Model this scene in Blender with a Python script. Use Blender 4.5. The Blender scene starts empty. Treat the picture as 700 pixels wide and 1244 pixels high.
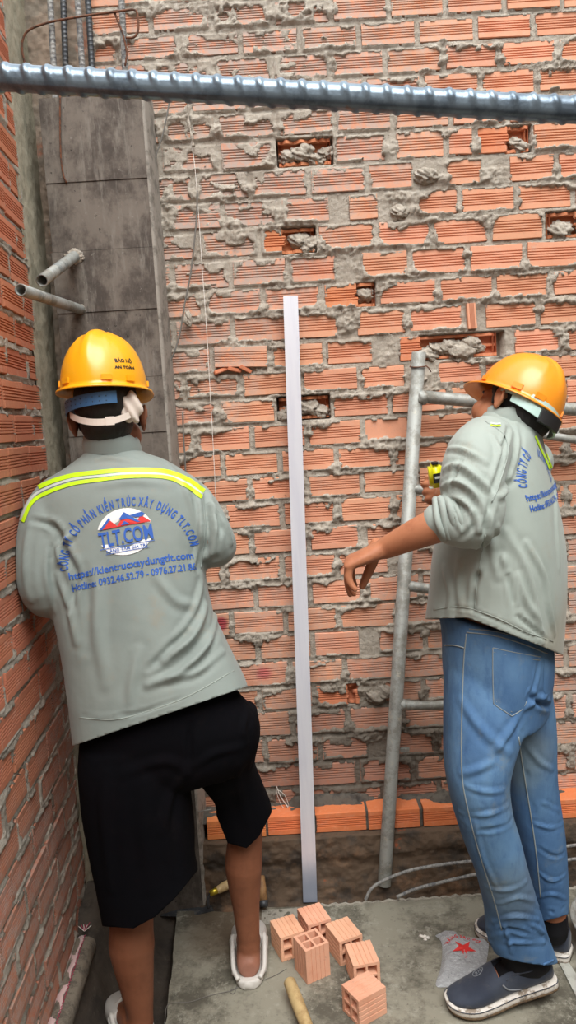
import bpy, bmesh, math, random
import numpy as np
from mathutils import Vector, Matrix, Quaternion
from mathutils.bvhtree import BVHTree
random.seed(7)
S = bpy.context.scene
COL = S.collection
# ---------------- camera, world, light, exposure ----------------
FPX, W0, H0 = 930.0, 700, 1244
PITCH, ROLL = math.radians(6.3), math.radians(3.45)
CAM = Vector((0, 0, 1.59))
cam_d = bpy.data.cameras.new('camera'); cam = bpy.data.objects.new('camera', cam_d); COL.objects.link(cam)
cam_d.sensor_fit = 'VERTICAL'; cam_d.sensor_height = 24.0; cam_d.lens = FPX / H0 * 24.0
cam_d.clip_start = 0.02
cam.location = CAM
cam.rotation_euler = (Matrix.Rotation(math.radians(90) - PITCH, 3, 'X') @ Matrix.Rotation(-ROLL, 3, 'Z')).to_euler()
S.camera = cam
S.view_settings.view_transform = 'Standard'; S.view_settings.look = 'None'
S.view_settings.gamma = 1.0; S.view_settings.use_curve_mapping = False
S.view_settings.exposure = 1.1
world = bpy.data.worlds.new('overcast_sky'); S.world = world; world.use_nodes = True
wn = world.node_tree.nodes; wl = world.node_tree.links
bg = wn['Background']; bg.inputs['Strength'].default_value = 1.0
bg.inputs['Color'].default_value = (0.90, 0.96, 1.0, 1)
sun_d = bpy.data.lights.new('hazy_sun', 'SUN'); sun_d.energy = 1.9; sun_d.angle = math.radians(42); sun_d.color = (1.0, 0.97, 0.92)
sun = bpy.data.objects.new('hazy_sun', sun_d); COL.objects.link(sun)
sun.rotation_euler = Vector((-0.12, 0.75, -1.2)).to_track_quat('-Z', 'Y').to_euler()

# ---------------- pixel -> place helpers ----------------
_cr, _sr, _cp, _sp = math.cos(ROLL), math.sin(ROLL), math.cos(PITCH), math.sin(PITCH)
def ray(px, py):
    a, b = px - W0 / 2, py - H0 / 2
    x = a * _cr - b * _sr; y = a * _sr + b * _cr
    return Vector((x, FPX * _cp - y * _sp, -(y * _cp + FPX * _sp)))
def at_y(px, py, y):
    r = ray(px, py); return CAM + r * (y / r.y)
def at_z(px, py, z):
    r = ray(px, py); return CAM + r * ((z - CAM.z) / r.z)
WALL_Y = 2.45
LW0, LWS = -0.558, -0.058          # left wall plane x = LW0 + LWS*y
def at_left(px, py):
    r = ray(px, py); t = LW0 / (r.x - LWS * r.y); return CAM + r * t

# ---------------- object helpers ----------------
def addm(me, m):
    me.materials.append(m.m if isinstance(m, MT) else m)
def link(o, parent=None):
    COL.objects.link(o)
    if parent: o.parent = parent
    return o
def tag(o, label=None, cat=None, group=None, kind=None):
    if label: o['label'] = label
    if cat: o['category'] = cat
    if group: o['group'] = group
    if kind: o['kind'] = kind
    return o
def empty(name, loc=(0, 0, 0), rot=(0, 0, 0)):
    o = bpy.data.objects.new(name, None); link(o); o.location = loc; o.rotation_euler = rot
    o.empty_display_size = 0.05
    return o
def mesh_obj(name, me, mat=None, parent=None, smooth=False, world_space=True):
    o = bpy.data.objects.new(name, me)
    if mat and not me.materials: addm(me, mat)
    if smooth:
        me.polygons.foreach_set('use_smooth', [True] * len(me.polygons)); me.update()
    link(o, parent)
    if parent is not None and world_space:
        bpy_inv = world_matrix(parent).inverted(); o.matrix_parent_inverse = bpy_inv
    return o
def world_matrix(o):
    m = Matrix.LocRotScale(o.location, o.rotation_euler.to_quaternion() if o.rotation_mode != 'QUATERNION' else o.rotation_quaternion, o.scale)
    if o.parent: m = world_matrix(o.parent) @ o.matrix_parent_inverse @ m
    return m
def bm_obj(name, bm, mat=None, parent=None, smooth=False, world_space=True):
    me = bpy.data.meshes.new(name); bm.to_mesh(me); bm.free()
    return mesh_obj(name, me, mat, parent, smooth, world_space)
def py_obj(name, v, f, mat=None, parent=None, smooth=False, world_space=True):
    me = bpy.data.meshes.new(name); me.from_pydata([tuple(p) for p in v], [], [tuple(q) for q in f]); me.update()
    return mesh_obj(name, me, mat, parent, smooth, world_space)
def bm_box(bm, c, s, rot=None, bevel=0.0):
    r = bmesh.ops.create_cube(bm, size=1.0)['verts']
    M = Matrix.Translation(c) @ (rot.to_4x4() if rot else Matrix.Identity(4)) @ Matrix.Diagonal((s[0], s[1], s[2], 1))
    bmesh.ops.transform(bm, matrix=M, verts=r)
    if bevel:
        es = list({e for v in r for e in v.link_edges})
        bmesh.ops.bevel(bm, geom=es, offset=bevel, segments=2, affect='EDGES')
def catmull(pts, n):
    P = [Vector(p) for p in pts]
    if len(P) == 2: return [P[0].lerp(P[1], i / n) for i in range(n + 1)]
    out = []
    for i in range(len(P) - 1):
        p0 = P[i - 1] if i else P[0] * 2 - P[1]; p1 = P[i]; p2 = P[i + 1]; p3 = P[i + 2] if i + 2 < len(P) else P[-1] * 2 - P[-2]
        for k in range(n):
            t = k / n
            out.append(0.5 * ((2 * p1) + (p2 - p0) * t + (2 * p0 - 5 * p1 + 4 * p2 - p3) * t * t + (3 * p1 - p0 - 3 * p2 + p3) * t ** 3))
    out.append(P[-1]); return out
def bm_tube(bm, pts, r, seg=10, cap=True, rf=None):
    """tube through pts; r a number or a list; rf(i, ang) -> factor"""
    pts = [Vector(p) for p in pts]; n = len(pts)
    rs = [r] * n if not hasattr(r, '__len__') else r
    up = None; rings = []
    for i, p in enumerate(pts):
        t = (pts[min(i + 1, n - 1)] - pts[max(i - 1, 0)]).normalized()
        if up is None:
            up = t.orthogonal().normalized()
        up = (up - t * up.dot(t)).normalized(); s = t.cross(up)
        ring = []
        for k in range(seg):
            a = 2 * math.pi * k / seg
            q = rs[i] * (rf(i, a) if rf else 1)
            ring.append(bm.verts.new(p + (up * math.cos(a) + s * math.sin(a)) * q))
        rings.append(ring)
    for i in range(n - 1):
        for k in range(seg):
            bm.faces.new((rings[i][k], rings[i][(k + 1) % seg], rings[i + 1][(k + 1) % seg], rings[i + 1][k]))
    if cap:
        bm.faces.new(rings[0][::-1]); bm.faces.new(rings[-1])
    return rings
def tube(name, pts, r, mat, parent=None, seg=10, smooth=True, rf=None):
    bm = bmesh.new(); bm_tube(bm, pts, r, seg, True, rf)
    return bm_obj(name, bm, mat, parent, smooth)
def rebar_mesh(bm, pts, r, pitch, ribh, seg=12, per=5):
    """ribbed steel bar: rings with slanted transverse ribs and two longitudinal ribs"""
    P = [Vector(p) for p in pts]
    L = [0]
    for a, b in zip(P, P[1:]): L.append(L[-1] + (b - a).length)
    n = max(2, int(L[-1] / (pitch / per)))
    Q = []; T = []
    j = 0
    for i in range(n + 1):
        s = L[-1] * i / n
        while j < len(L) - 2 and s > L[j + 1]: j += 1
        t = (s - L[j]) / max(1e-9, L[j + 1] - L[j]); Q.append(P[j].lerp(P[j + 1], t)); T.append(s)
    def rf(i, a):
        ph = T[i] / pitch + 0.35 * math.sin(a)
        c = math.cos(2 * math.pi * ph)
        rib = max(0.0, (c - 0.45) / 0.55) ** 0.6
        side = abs(math.cos(a)) > 0.93
        return 1 + (ribh / r) * (0.9 if side else rib * (1 - abs(math.cos(a)) ** 4))
    bm_tube(bm, Q, r, seg, True, rf)
# ---------------- numpy noise ----------------
def _hash(ix, iy, seed):
    h = (ix * 374761393 + iy * 668265263 + seed * 974711) & 0xFFFFFFFF
    h = ((h ^ (h >> 13)) * 1274126177) & 0xFFFFFFFF
    return ((h ^ (h >> 16)) & 0xFFFF) / 65535.0
def vnoise(x, y, seed=0):
    x = np.asarray(x, float); y = np.asarray(y, float)
    ix = np.floor(x).astype(np.int64); iy = np.floor(y).astype(np.int64)
    fx = x - ix; fy = y - iy; fx = fx * fx * (3 - 2 * fx); fy = fy * fy * (3 - 2 * fy)
    a = _hash(ix, iy, seed); b = _hash(ix + 1, iy, seed); c = _hash(ix, iy + 1, seed); d = _hash(ix + 1, iy + 1, seed)
    return (a * (1 - fx) + b * fx) * (1 - fy) + (c * (1 - fx) + d * fx) * fy
def fbm(x, y, oct=4, seed=0):
    s = 0; a = 0.5; t = 0
    for o in range(oct):
        s = s + a * vnoise(x * 2 ** o, y * 2 ** o, seed + o * 17); t += a; a *= 0.5
    return s / t
def sstep(a, b, x): 
    t = np.clip((x - a) / (b - a), 0, 1); return t * t * (3 - 2 * t)
def grid_mesh(name, X, Y, Z, mat, parent=None, smooth=True):
    nr, nc = X.shape
    co = np.stack([X, Y, Z], -1).reshape(-1, 3)
    idx = np.arange(nr * nc).reshape(nr, nc)
    q = np.stack([idx[:-1, :-1], idx[:-1, 1:], idx[1:, 1:], idx[1:, :-1]], -1).reshape(-1, 4)
    me = bpy.data.meshes.new(name)
    me.vertices.add(len(co)); me.vertices.foreach_set('co', co.ravel())
    me.loops.add(len(q) * 4); me.loops.foreach_set('vertex_index', q.ravel())
    me.polygons.add(len(q)); me.polygons.foreach_set('loop_start', np.arange(0, len(q) * 4, 4)); 
    me.update(calc_edges=True)
    return mesh_obj(name, me, mat, parent, smooth)
# ---------------- materials ----------------
def srgb(r, g, b):
    f = lambda c: (c / 255 / 12.92) if c / 255 <= 0.04045 else ((c / 255 + 0.055) / 1.055) ** 2.4
    return (f(r), f(g), f(b), 1)
class MT:
    """small node builder"""
    def __init__(s, name, color=(0.5, 0.5, 0.5, 1), rough=0.8, metal=0.0, coord='Position', spec=None):
        s.m = bpy.data.materials.new(name); s.m.use_nodes = True; s.t = s.m.node_tree
        s.b = s.t.nodes['Principled BSDF']; s.b.inputs['Roughness'].default_value = rough; s.b.inputs['Metallic'].default_value = metal
        s.b.inputs['Base Color'].default_value = color
        if spec is not None: s.b.inputs['Specular IOR Level'].default_value = spec
        if coord == 'Position':
            s.co = s.n('ShaderNodeNewGeometry').outputs['Position']
        else:
            s.co = s.n('ShaderNodeTexCoord').outputs['Object']
        s.c = color; s.h = None
    def n(s, typ, **kw):
        n = s.t.nodes.new(typ)
        for k, v in kw.items(): setattr(n, k, v)
        return n
    def L(s, a, b): s.t.links.new(a, b)
    def noise(s, scale, detail=4, rough=0.6, stretch=None, dist=0.0):
        n = s.n('ShaderNodeTexNoise'); n.inputs['Scale'].default_value = scale; n.inputs['Detail'].default_value = detail
        n.inputs['Roughness'].default_value = rough; n.inputs['Distortion'].default_value = dist
        co = s.co
        if stretch:
            mp = s.n('ShaderNodeMapping'); mp.inputs['Scale'].default_value = stretch; s.L(co, mp.inputs['Vector']); co = mp.outputs['Vector']
        s.L(co, n.inputs['Vector']); return n.outputs['Fac']
    def ramp(s, fac, lo, hi):
        r = s.n('ShaderNodeMapRange'); r.interpolation_type = 'SMOOTHSTEP'
        r.inputs['From Min'].default_value = lo; r.inputs['From Max'].default_value = hi
        s.L(fac, r.inputs['Value']); return r.outputs['Result']
    def mul(s, a, b, op='MULTIPLY'):
        m = s.n('ShaderNodeMath', operation=op)
        for i, v in enumerate((a, b)):
            if isinstance(v, (int, float)): m.inputs[i].default_value = v
            else: s.L(v, m.inputs[i])
        return m.outputs[0]
    def setin(s, sock, v):
        if isinstance(v, (tuple, list, float, int)): sock.default_value = v
        else: s.L(v, sock)
    def mix(s, fac, color, mode='MIX'):
        """mix the running colour with color by fac"""
        m = s.n('ShaderNodeMix', data_type='RGBA', blend_type=mode)
        s.setin(m.inputs[0], fac); s.setin(m.inputs[6], s.c); s.setin(m.inputs[7], color)
        s.c = m.outputs[2]; s.L(s.c, s.b.inputs['Base Color']); return s
    def random_tint(s, amt=0.12, hue=0.01):
        oi = s.n('ShaderNodeObjectInfo'); hs = s.n('ShaderNodeHueSaturation')
        v = s.n('ShaderNodeMapRange'); v.inputs['To Min'].default_value = 1 - amt; v.inputs['To Max'].default_value = 1 + amt
        s.L(oi.outputs['Random'], v.inputs['Value']); s.L(v.outputs['Result'], hs.inputs['Value'])
        r2 = s.n('ShaderNodeMath', operation='MULTIPLY'); r2.inputs[1].default_value = 7.31; s.L(oi.outputs['Random'], r2.inputs[0])
        fr = s.n('ShaderNodeMath', operation='FRACT'); s.L(r2.outputs[0], fr.inputs[0])
        h = s.n('ShaderNodeMapRange'); h.inputs['To Min'].default_value = 0.5 - hue; h.inputs['To Max'].default_value = 0.5 + hue
        s.L(fr.outputs[0], h.inputs['Value']); s.L(h.outputs['Result'], hs.inputs['Hue'])
        s.setin(hs.inputs['Color'], s.c); s.c = hs.outputs['Color']; s.L(s.c, s.b.inputs['Base Color']); return s
    def bump(s, fac, strength=0.3, dist=0.002):
        b = s.n('ShaderNodeBump'); b.inputs['Strength'].default_value = strength; b.inputs['Distance'].default_value = dist
        s.L(fac, b.inputs['Height'])
        if s.h: s.L(s.h, b.inputs['Normal'])
        s.h = b.outputs['Normal']; s.L(s.h, s.b.inputs['Normal']); return s
    def blob(s, center, radius, soft=1.0, wob=0.35, nscale=14):
        """0..1 mask, 1 near a world point, with a wobbly edge"""
        d = s.n('ShaderNodeVectorMath', operation='DISTANCE'); s.L(s.co, d.inputs[0]); d.inputs[1].default_value = center
        nz = s.noise(nscale, 4, 0.6)
        q = s.mul(nz, wob * radius * 2); q = s.mul(d.outputs['Value'], q, 'ADD')
        r = s.n('ShaderNodeMapRange'); r.interpolation_type = 'SMOOTHSTEP'
        r.inputs['From Min'].default_value = radius * (1 + soft * .5 + wob); r.inputs['From Max'].default_value = radius * (1 - soft * .5 + wob)
        s.L(q, r.inputs['Value']); return r.outputs['Result']

def brick_mat(name, base=(218, 158, 128), dusty=0.5, wall=True, coord='Position'):
    m = MT(name, srgb(*base), 0.9, coord=coord, spec=0.2)
    m.random_tint(0.09, 0.004)
    m.mix(m.mul(m.ramp(m.noise(9, 5, 0.65), 0.45, 0.75), 0.40), srgb(200, 124, 90))
    m.mix(m.mul(m.ramp(m.noise(60, 4, 0.7), 0.5, 0.75), 0.35), srgb(232, 160, 124))
    m.mix(m.mul(m.ramp(m.noise(26, 6, 0.75), 0.52, 0.72), 0.75 * dusty), srgb(205, 176, 160))
    m.mix(m.mul(m.ramp(m.noise(150, 3, 0.8), 0.62, 0.72), 0.6), srgb(150, 120, 104))
    m.bump(m.noise(220, 4, 0.7), 0.35, 0.001)
    m.bump(m.noise(35, 5, 0.7), 0.12, 0.001)
    return m
def cement_mask(m, blobs, strength=0.85):
    for c, r, k in blobs:
        f = m.mul(m.blob(c, r, 0.9, 0.45, 9), m.ramp(m.noise(42, 6, 0.78), 0.36, 0.60))
        m.mix(m.mul(f, k * strength), srgb(178, 163, 154))
    return m
# ---------------- back wall: measured courses ----------------
ROW_B = [26,59,93,127,161,198,234,269,305,341,375,410,443.5,475,507,540,571,602,635,667,700,733,764,796,828,857,890,922,953,984]
JOINTS = [
 [183,256,330,402,472,541,613,683],[217,292,364,436,507,578,648],[187,260,330,401,468,539,607,677],[230,301,372,443,513,584,652],
 [195,263,335,407,477,548,617,688],[194,266,335,405,475,542,577,646],[236,304,375,446,523,603,677],[202,271,340,412,483,559,628,697],
 [241,315,385,457,525,595,662],[210,280,350,424,498,569,638],[249,320,391,459,532,601,670],[212,283,353,422,495,564,586,654],
 [258,328,395,469,615,685],[224,293,366,437,512,588,658],[196,266,336,403,474,546,617,686],[237,306,373,441,506,577,648],
 [200,271,340,409,478,548,618,688],[235,304,373,440,507,577,647],[273,343,410,479,549,618,688],[236,306,375,441,509,579,648],
 [272,343,410,480,549,618,687],[240,311,377,443,512,581,650],[282,347,412,483,552,620,688],[248,314,380,449,517,585,652],
 [285,353,419,485,553,620,688],[250,316,382,452,515,585,650],[290,356,423,490,558,626,692],[256,323,389,460,530,598,665],
 [300,368,435,503,562,628,694],[265,330,398,466,534,601,668]]
WIDE = {(6,523):40,(6,603):33,(7,483):46,(7,412):24,(8,457):8,(9,424):32,(10,391):8,(11,422):24,(12,469):33,(12,615):22,(13,512):40,
        (5,475):14,(19,441):12,(23,449):26,(25,452):30,(27,460):28,(11,586):10,(20,480):18}
HOLES = [(5,338,404),(5,616,645),(8,344,383),(8,664,702),(10,433,456),(12,510,612),(14,338,400),(25,422,433)]
def row_z(px, i):           # z of the bottom line of course i on the wall, where the picture column px meets it
    return at_y(440, ROW_B[i], WALL_Y).z
rowz = [row_z(440, i) for i in range(len(ROW_B))]
rowz = [rowz[0] + (rowz[0] - rowz[4]) / 4] + rowz         # top line of the first course
# more courses above the frame
top_rows = []
def px_to_x(px, z):
    # column px read on the course line: solve along the line z = const
    lo, hi = -300.0, 1600.0
    for _ in range(50):
        mid = (lo + hi) / 2
        if at_y(px, mid, WALL_Y).z > z: lo = mid
        else: hi = mid
    return at_y(px, mid, WALL_Y).x
M_brick = brick_mat('hollow_clay_brick_wall')
cement_mask(M_brick, [((-.15, WALL_Y, 2.5), .45, 1.0), ((-.2, WALL_Y, 2.1), .3, .9), ((-.25, WALL_Y, 1.75), .16, .8), ((.1, WALL_Y, 2.7), .5, .8),
    ((.6, WALL_Y, .95), .35, .7), ((.95, WALL_Y, .75), .45, .9), ((.1, WALL_Y, .5), .35, .65), ((-.1, WALL_Y, 1.0), .2, .5)])
# darker tone low on the wall and a red paint spray
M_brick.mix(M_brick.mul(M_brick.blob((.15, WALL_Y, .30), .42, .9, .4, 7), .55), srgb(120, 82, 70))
M_brick.mix(M_brick.mul(M_brick.blob(at_y(296, 862, WALL_Y), .030, .8, .4, 20), .8), srgb(150, 24, 54))
M_brick.mix(M_brick.mul(M_brick.blob(at_y(268, 758, WALL_Y), .022, .8, .4, 20), .8), srgb(160, 22, 62))
M_brick.mix(M_brick.mul(M_brick.blob(at_y(320, 818, WALL_Y), .022, 1.0, .5, 20), .6), srgb(190, 70, 90))
M_mortar = MT('grey_mortar', srgb(192, 182, 168), 0.95, spec=0.1)
M_mortar.mix(M_mortar.ramp(M_mortar.noise(14, 5, .6), .4, .7), srgb(172, 160, 146))
M_mortar.mix(M_mortar.mul(M_mortar.ramp(M_mortar.noise(90, 5, .75), .45, .7), .8), srgb(204, 196, 186))
M_mortar.mix(M_mortar.mul(M_mortar.ramp(M_mortar.noise(160, 3, .8), .58, .7), .7), srgb(92, 80, 70))
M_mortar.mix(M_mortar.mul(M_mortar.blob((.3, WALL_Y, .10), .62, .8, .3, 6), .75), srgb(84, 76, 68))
M_mortar.bump(M_mortar.noise(140, 6, .85), 1.0, .006)
M_backing = MT('rough_mortar_backing', srgb(140, 128, 116), 0.95); M_backing.bump(M_backing.noise(60, 5, .7), .6, .004)

def brick_profile(h, groove=0.0038, n=5, r=0.0015):
    """front-face outline of a fluted brick from top to bottom, as (z, depth) with depth into the wall positive"""
    P = [(h/2, r*2), (h/2 - r, 0.0)]
    z0, z1 = h*0.225, -h*0.20
    for k in range(n):
        c = z0 + (z1 - z0) * k / (n - 1); w = 0.0021
        P += [(c + w, 0.0), (c + w*0.35, groove), (c - w*0.35, groove), (c - w, 0.0)]
    P += [(-h/2 + r, 0.0), (-h/2, r*2)]
    return P
def wall_brick_mesh(name, h=0.072, L=1.0, depth=0.05, seed=0, segs=2, plain=False):
    rnd = random.Random(seed)
    P = [(h/2, .003), (h/2-.0015, 0), (-h/2+.0015, 0), (-h/2, .003)] if plain else brick_profile(h)
    v = []; f = []
    xs = [-L/2 + L*i/segs for i in range(segs+1)]
    for i, x in enumerate(xs):
        jt, jb = rnd.uniform(-.0022, .0012), rnd.uniform(-.0012, .0022)
        je = rnd.uniform(-.001, .001)
        for k, (z, d) in enumerate(P):
            dz = jt if k < 2 else (jb if k >= len(P)-2 else 0)
            v.append((x + (je if i in (0, segs) else 0)*0, d, z + dz))
    n = len(P)
    for i in range(segs):
        for k in range(n-1):
            a = i*n + k; f.append((a, a+1, a+1+n, a+n))
    # back edge for top, bottom and ends
    b = len(v)
    for x in (xs[0], xs[-1]):
        v += [(x, depth, h/2), (x, depth, -h/2)]
    f.append((0, *[i*n for i in range(1, segs+1)], b+2, b))
    f.append(tuple([b+1, b+3] + [i*n + n-1 for i in range(segs, -1, -1)]))
    f.append(tuple([b, b+1] + [n-1-k for k in range(n)]))
    f.append(tuple([b+3, b+2] + [segs*n + k for k in range(n)]))
    me = bpy.data.meshes.new(name); me.from_pydata(v, [], f); me.update()
    return me
brick_meshes = [wall_brick_mesh('fluted_brick', seed=k) for k in range(5)]
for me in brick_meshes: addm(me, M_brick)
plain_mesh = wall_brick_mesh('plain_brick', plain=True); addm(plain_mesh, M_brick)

wall_back = tag(bm_obj('wall_back', (lambda b: (bm_box(b, (0.72, WALL_Y + .10, 1.75), (2.6, .09, 3.9)), b)[1])(bmesh.new()), M_backing), kind='structure')
wall_back.name = 'wall_back'
brects = []     # (x0,x1,z0,z1,row)
BH = 0.072
def add_brick(parent, me, loc, sx, sz, rot=(0, 0, 0), name='brick'):
    o = bpy.data.objects.new(name, me); link(o, parent); o.location = loc; o.scale = (sx, 1, sz); o.rotation_euler = rot; return o
HX = [(r, px_to_x(a, (rowz[r]+rowz[r+1])/2), px_to_x(b, (rowz[r]+rowz[r+1])/2)) for r, a, b in HOLES]
rb = random.Random(3)
X_LEFT = -0.36
def xleft(z): return -0.50 if z > 2.33 else X_LEFT
stuff_v, stuff_f = [], []
def stuff_brick(x0, x1, z0, z1, y=WALL_Y, me=brick_meshes[0]):
    L = x1-x0; c = (x0+x1)/2; zc = (z0+z1)/2; b = len(stuff_v)
    for q in me.vertices: stuff_v.append((c + q.co.x*L, y + q.co.y, zc + q.co.z*(z1-z0)/BH))
    for p in me.polygons: stuff_f.append(tuple(b+i for i in p.vertices))
for r in range(len(ROW_B)):
    zt, zb = rowz[r], rowz[r+1]
    zm = (zt+zb)/2
    js = [(px_to_x(j, zm), WIDE.get((r, j), 6.6)/370.0) for j in JOINTS[r]]
    # continue beyond the right edge of the frame, and to the column on the left
    while js[-1][0] < 1.15: js.append((js[-1][0] + .186, .013))
    while js[0][0] > xleft(zm) + .03: js.insert(0, (js[0][0] - .186, .013))
    for (a, wa), (b, wb) in zip(js, js[1:]):
        x0 = max(a + wa/2, xleft(zm)); x1 = b - wb/2
        if x1 - x0 < .015: continue
        z1 = zt - .0055 - rb.uniform(0, .003); z0 = zb + .0055 + rb.uniform(0, .003)
        if x0 > 1.0:
            stuff_brick(x0, x1, z0, z1); brects.append((x0, x1, z0, z1, r)); continue
        hole = [h for h in HX if h[0] == r and h[1] < x1 - .01 and h[2] > x0 + .01]
        piece = (r == 11 and abs(a - px_to_x(564, zm)) < .01)
        if piece:       # short brick end set upright
            o = add_brick(wall_back, brick_meshes[1], ((x0+x1)/2 - .004, WALL_Y - .012, (z0+z1)/2 + .002), (z1-z0)*1.05, (x1-x0)*.82/BH, (0, math.radians(88), 0))
            brects.append((x0+.004, x1-.012, z0, z1, r)); continue
        if not hole:
            me = rb.choice(brick_meshes); dy = rb.uniform(-.003, .003)
            if r == 15 and abs(a - px_to_x(441, zm)) < .01: me = plain_mesh; dy = .006
            ang = rb.gauss(0, .006); 
            if r == 12 and abs(a - px_to_x(258, zm)) < .01: dy = -.014; ang = .035; z0 += .008; z1 += .002
            add_brick(wall_back, me, ((x0+x1)/2, WALL_Y + dy, (z0+z1)/2), x1-x0, (z1-z0)/BH, (0, ang, 0))
            brects.append((x0, x1, z0, z1, r))
        else:
            brects.append((x0, x1, z0, z1, r))
# ---- broken bricks with their hollow cells showing ----
M_cell = brick_mat('broken_clay_inside', (208, 134, 98), .5)
def jag(x, z0, z1, n, amp, rnd):
    return [(x + rnd.uniform(-amp, amp), z0 + (z1-z0)*i/n) for i in range(n+1)]
def broken_brick(x0, x1, z0, z1, h0, h1, seed):
    """fluted front left only outside [h0,h1]; behind it the shell, web and partition of a four-cell brick"""
    rnd = random.Random(seed); v = []; f = []
    def quad(*p):
        b = len(v); v.extend(p); f.append(tuple(range(b, b+len(p))))
    y0, y1 = WALL_Y, WALL_Y + .072; H = z1-z0; t = .009
    # remaining front pieces with ragged edge, as fluted strips
    P = brick_profile(H)
    def front(a, b, edge_r, edge_l):
        if b - a < .006: return
        base = len(v); n = len(P)
        er = [rnd.uniform(-.007, .009) for _ in range(5)]
        for s in (0, 1):
            for k, (z, d) in enumerate(P):
                q = er[min(4, int(5*k/n))]
                x = (a + (q if edge_l else 0)) if s == 0 else (b - (q if edge_r else 0))
                v.append((x, y0 + d, (z0+z1)/2 + z))
        for k in range(n-1): f.append((base+k, base+k+1, base+n+k+1, base+n+k))
        for s, on in ((0, edge_l), (1, edge_r)):     # broken thickness
            if not on: continue
            bb = len(v)
            for k, (z, d) in enumerate(P):
                x = v[base + s*n + k][0] + (.004 if s else -.004)*rnd.uniform(.2, 1.6)
                v.append((x, y0 + t, (z0+z1)/2 + z))
            for k in range(n-1): f.append((base+s*n+k, base+s*n+k+1, bb+k+1, bb+k))
    front(x0, max(x0, h0), True, False); front(min(x1, h1), x1, False, True)
    for (za, zb) in ((z1, z1-t), (z0+t, z0)):        # top and bottom shells
        ins = [y0 + (rnd.uniform(.002, .020) if h0-.005 < x0+(x1-x0)*i/14 < h1+.005 else .003) for i in range(15)]
        for i in range(14):
            xa, xb = x0+(x1-x0)*i/14, x0+(x1-x0)*(i+1)/14
            quad((xa, ins[i], za), (xb, ins[i+1], za), (xb, y1, za), (xa, y1, za))
            quad((xa, ins[i], zb), (xb, ins[i+1], zb), (xb, y1, zb), (xa, y1, zb))
            quad((xa, ins[i], za), (xa, ins[i], zb), (xb, ins[i+1], zb), (xb, ins[i+1], za))
    zc = (z0+z1)/2                                    # horizontal web, broken back raggedly
    xs = [x0 + (x1-x0)*i/10 for i in range(11)]
    b = len(v); ys = [y0 + (rnd.uniform(.012, .045) if h0-.01 < x < h1+.01 else .008) for x in xs]
    for sgn in (1, -1):
        for x, yy in zip(xs, ys): v.append((x, yy, zc + sgn*.004)); v.append((x, y1, zc + sgn*.004))
    for s in range(2):
        for i in range(10):
            k = b + s*22 + i*2; f.append((k, k+1, k+3, k+2))
    for i in range(10):
        k = b + i*2; f.append((k, k+2, k+2+22, k+22))
    quad((x0, y1-.036, z0), (x1, y1-.036, z0), (x1, y1-.036, z1), (x0, y1-.036, z1))
    for x in (x0, x0+t, x1-t, x1): quad((x, y0+.004, z0), (x, y1, z0), (x, y1, z1), (x, y0+.004, z1))
    return py_obj('broken_brick', v, f, M_cell, wall_back)
def lump(name, c, r, mat, parent, seed, sub=4, squash=(1, 1, 1), amp=.45):
    bm = bmesh.new(); bmesh.ops.create_icosphere(bm, subdivisions=sub, radius=1)
    for q in bm.verts:
        d = q.co.normalized()
        k = 1 + amp*(float(fbm(d.x*2.6 + d.z*2.1 + seed*9, d.y*2.9 - d.z*2.4 + seed*3, 5, seed)) - .5)*2.6 + .22*(float(vnoise(d.x*9 + d.z*5, d.y*9 - d.z*6, seed)) - .5)
        q.co = Vector((d.x*squash[0], d.y*squash[1], d.z*squash[2]))*r*k + Vector(c)
    return bm_obj(name, bm, mat, parent, True)
for i, (r, hx0, hx1) in enumerate(HX):
    c = (hx0+hx1)/2
    rc = [q for q in brects if q[4] == r and q[0]-.012 <= c <= q[1]+.012]
    x0, x1, z0, z1, _ = rc[0] if rc else (hx0, hx1, rowz[r+1]+.006, rowz[r]-.006, r)
    broken_brick(x0, x1, z0, z1, hx0, hx1, 40+i)
LUMPS = [(5,350,.026),(5,368,.034),(5,384,.026),(5,396,.022),(5,628,.02),(5,636,.024),(8,364,.030),(8,374,.034),(8,682,.036),(10,444,.025),(12,522,.034),(12,532,.028),(12,546,.030),(12,560,.042),(12,572,.034),(12,580,.022),
         (14,352,.034),(14,372,.036),(14,390,.026),(25,458,.03),(25,467,.026),(13,510,.02),(6,522,.026),(6,515,.03),(7,485,.026)]
for i, (r, px, rad) in enumerate(LUMPS):
    zm = (rowz[r]+rowz[r+1])/2
    deep = any(h[0] == r and h[1] < px_to_x(px, zm) < h[2] for h in HX)
    lump('mortar_lump', (px_to_x(px, zm), WALL_Y + (.022 if deep else .006), zm - .01 + .012*math.sin(i*2.3)), rad, M_mortar, wall_back, i, 4, (1.1, .8, .8))
# broken shard under the pushed brick
z12 = rowz[13]
for dx, ww, an in ((0, .05, -.3), (.04, .045, .25), (.075, .04, .5)):
    bm = bmesh.new(); bm_box(bm, (px_to_x(265, z12) + dx + .012, WALL_Y - .004, z12 + .009), (ww, .02, .012), Matrix.Rotation(an, 3, 'Y') @ Matrix.Rotation(.3, 3, 'Z'), .002)
    bm_obj('brick_shard', bm, M_cell, wall_back)
# ---- courses above the frame and beyond its right edge ----
for k in range(6):
    zt = rowz[0] + .083*(k+1); zb = rowz[0] + .083*k
    x = -.5 + (.09 if k % 2 else 0)
    if k % 2: stuff_brick(-.5, x - .012, zb+.006, zt-.006); brects.append((-.5, x-.012, zb+.006, zt-.006, -1))
    while x < 1.9:
        stuff_brick(x, x+.173, zb+.006, zt-.006); brects.append((x, x+.173, zb+.006, zt-.006, -1)); x += .186
bz = rowz[-1]
tag(py_obj('brick_courses', stuff_v, stuff_f, M_brick, wall_back), kind='stuff')
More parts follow.
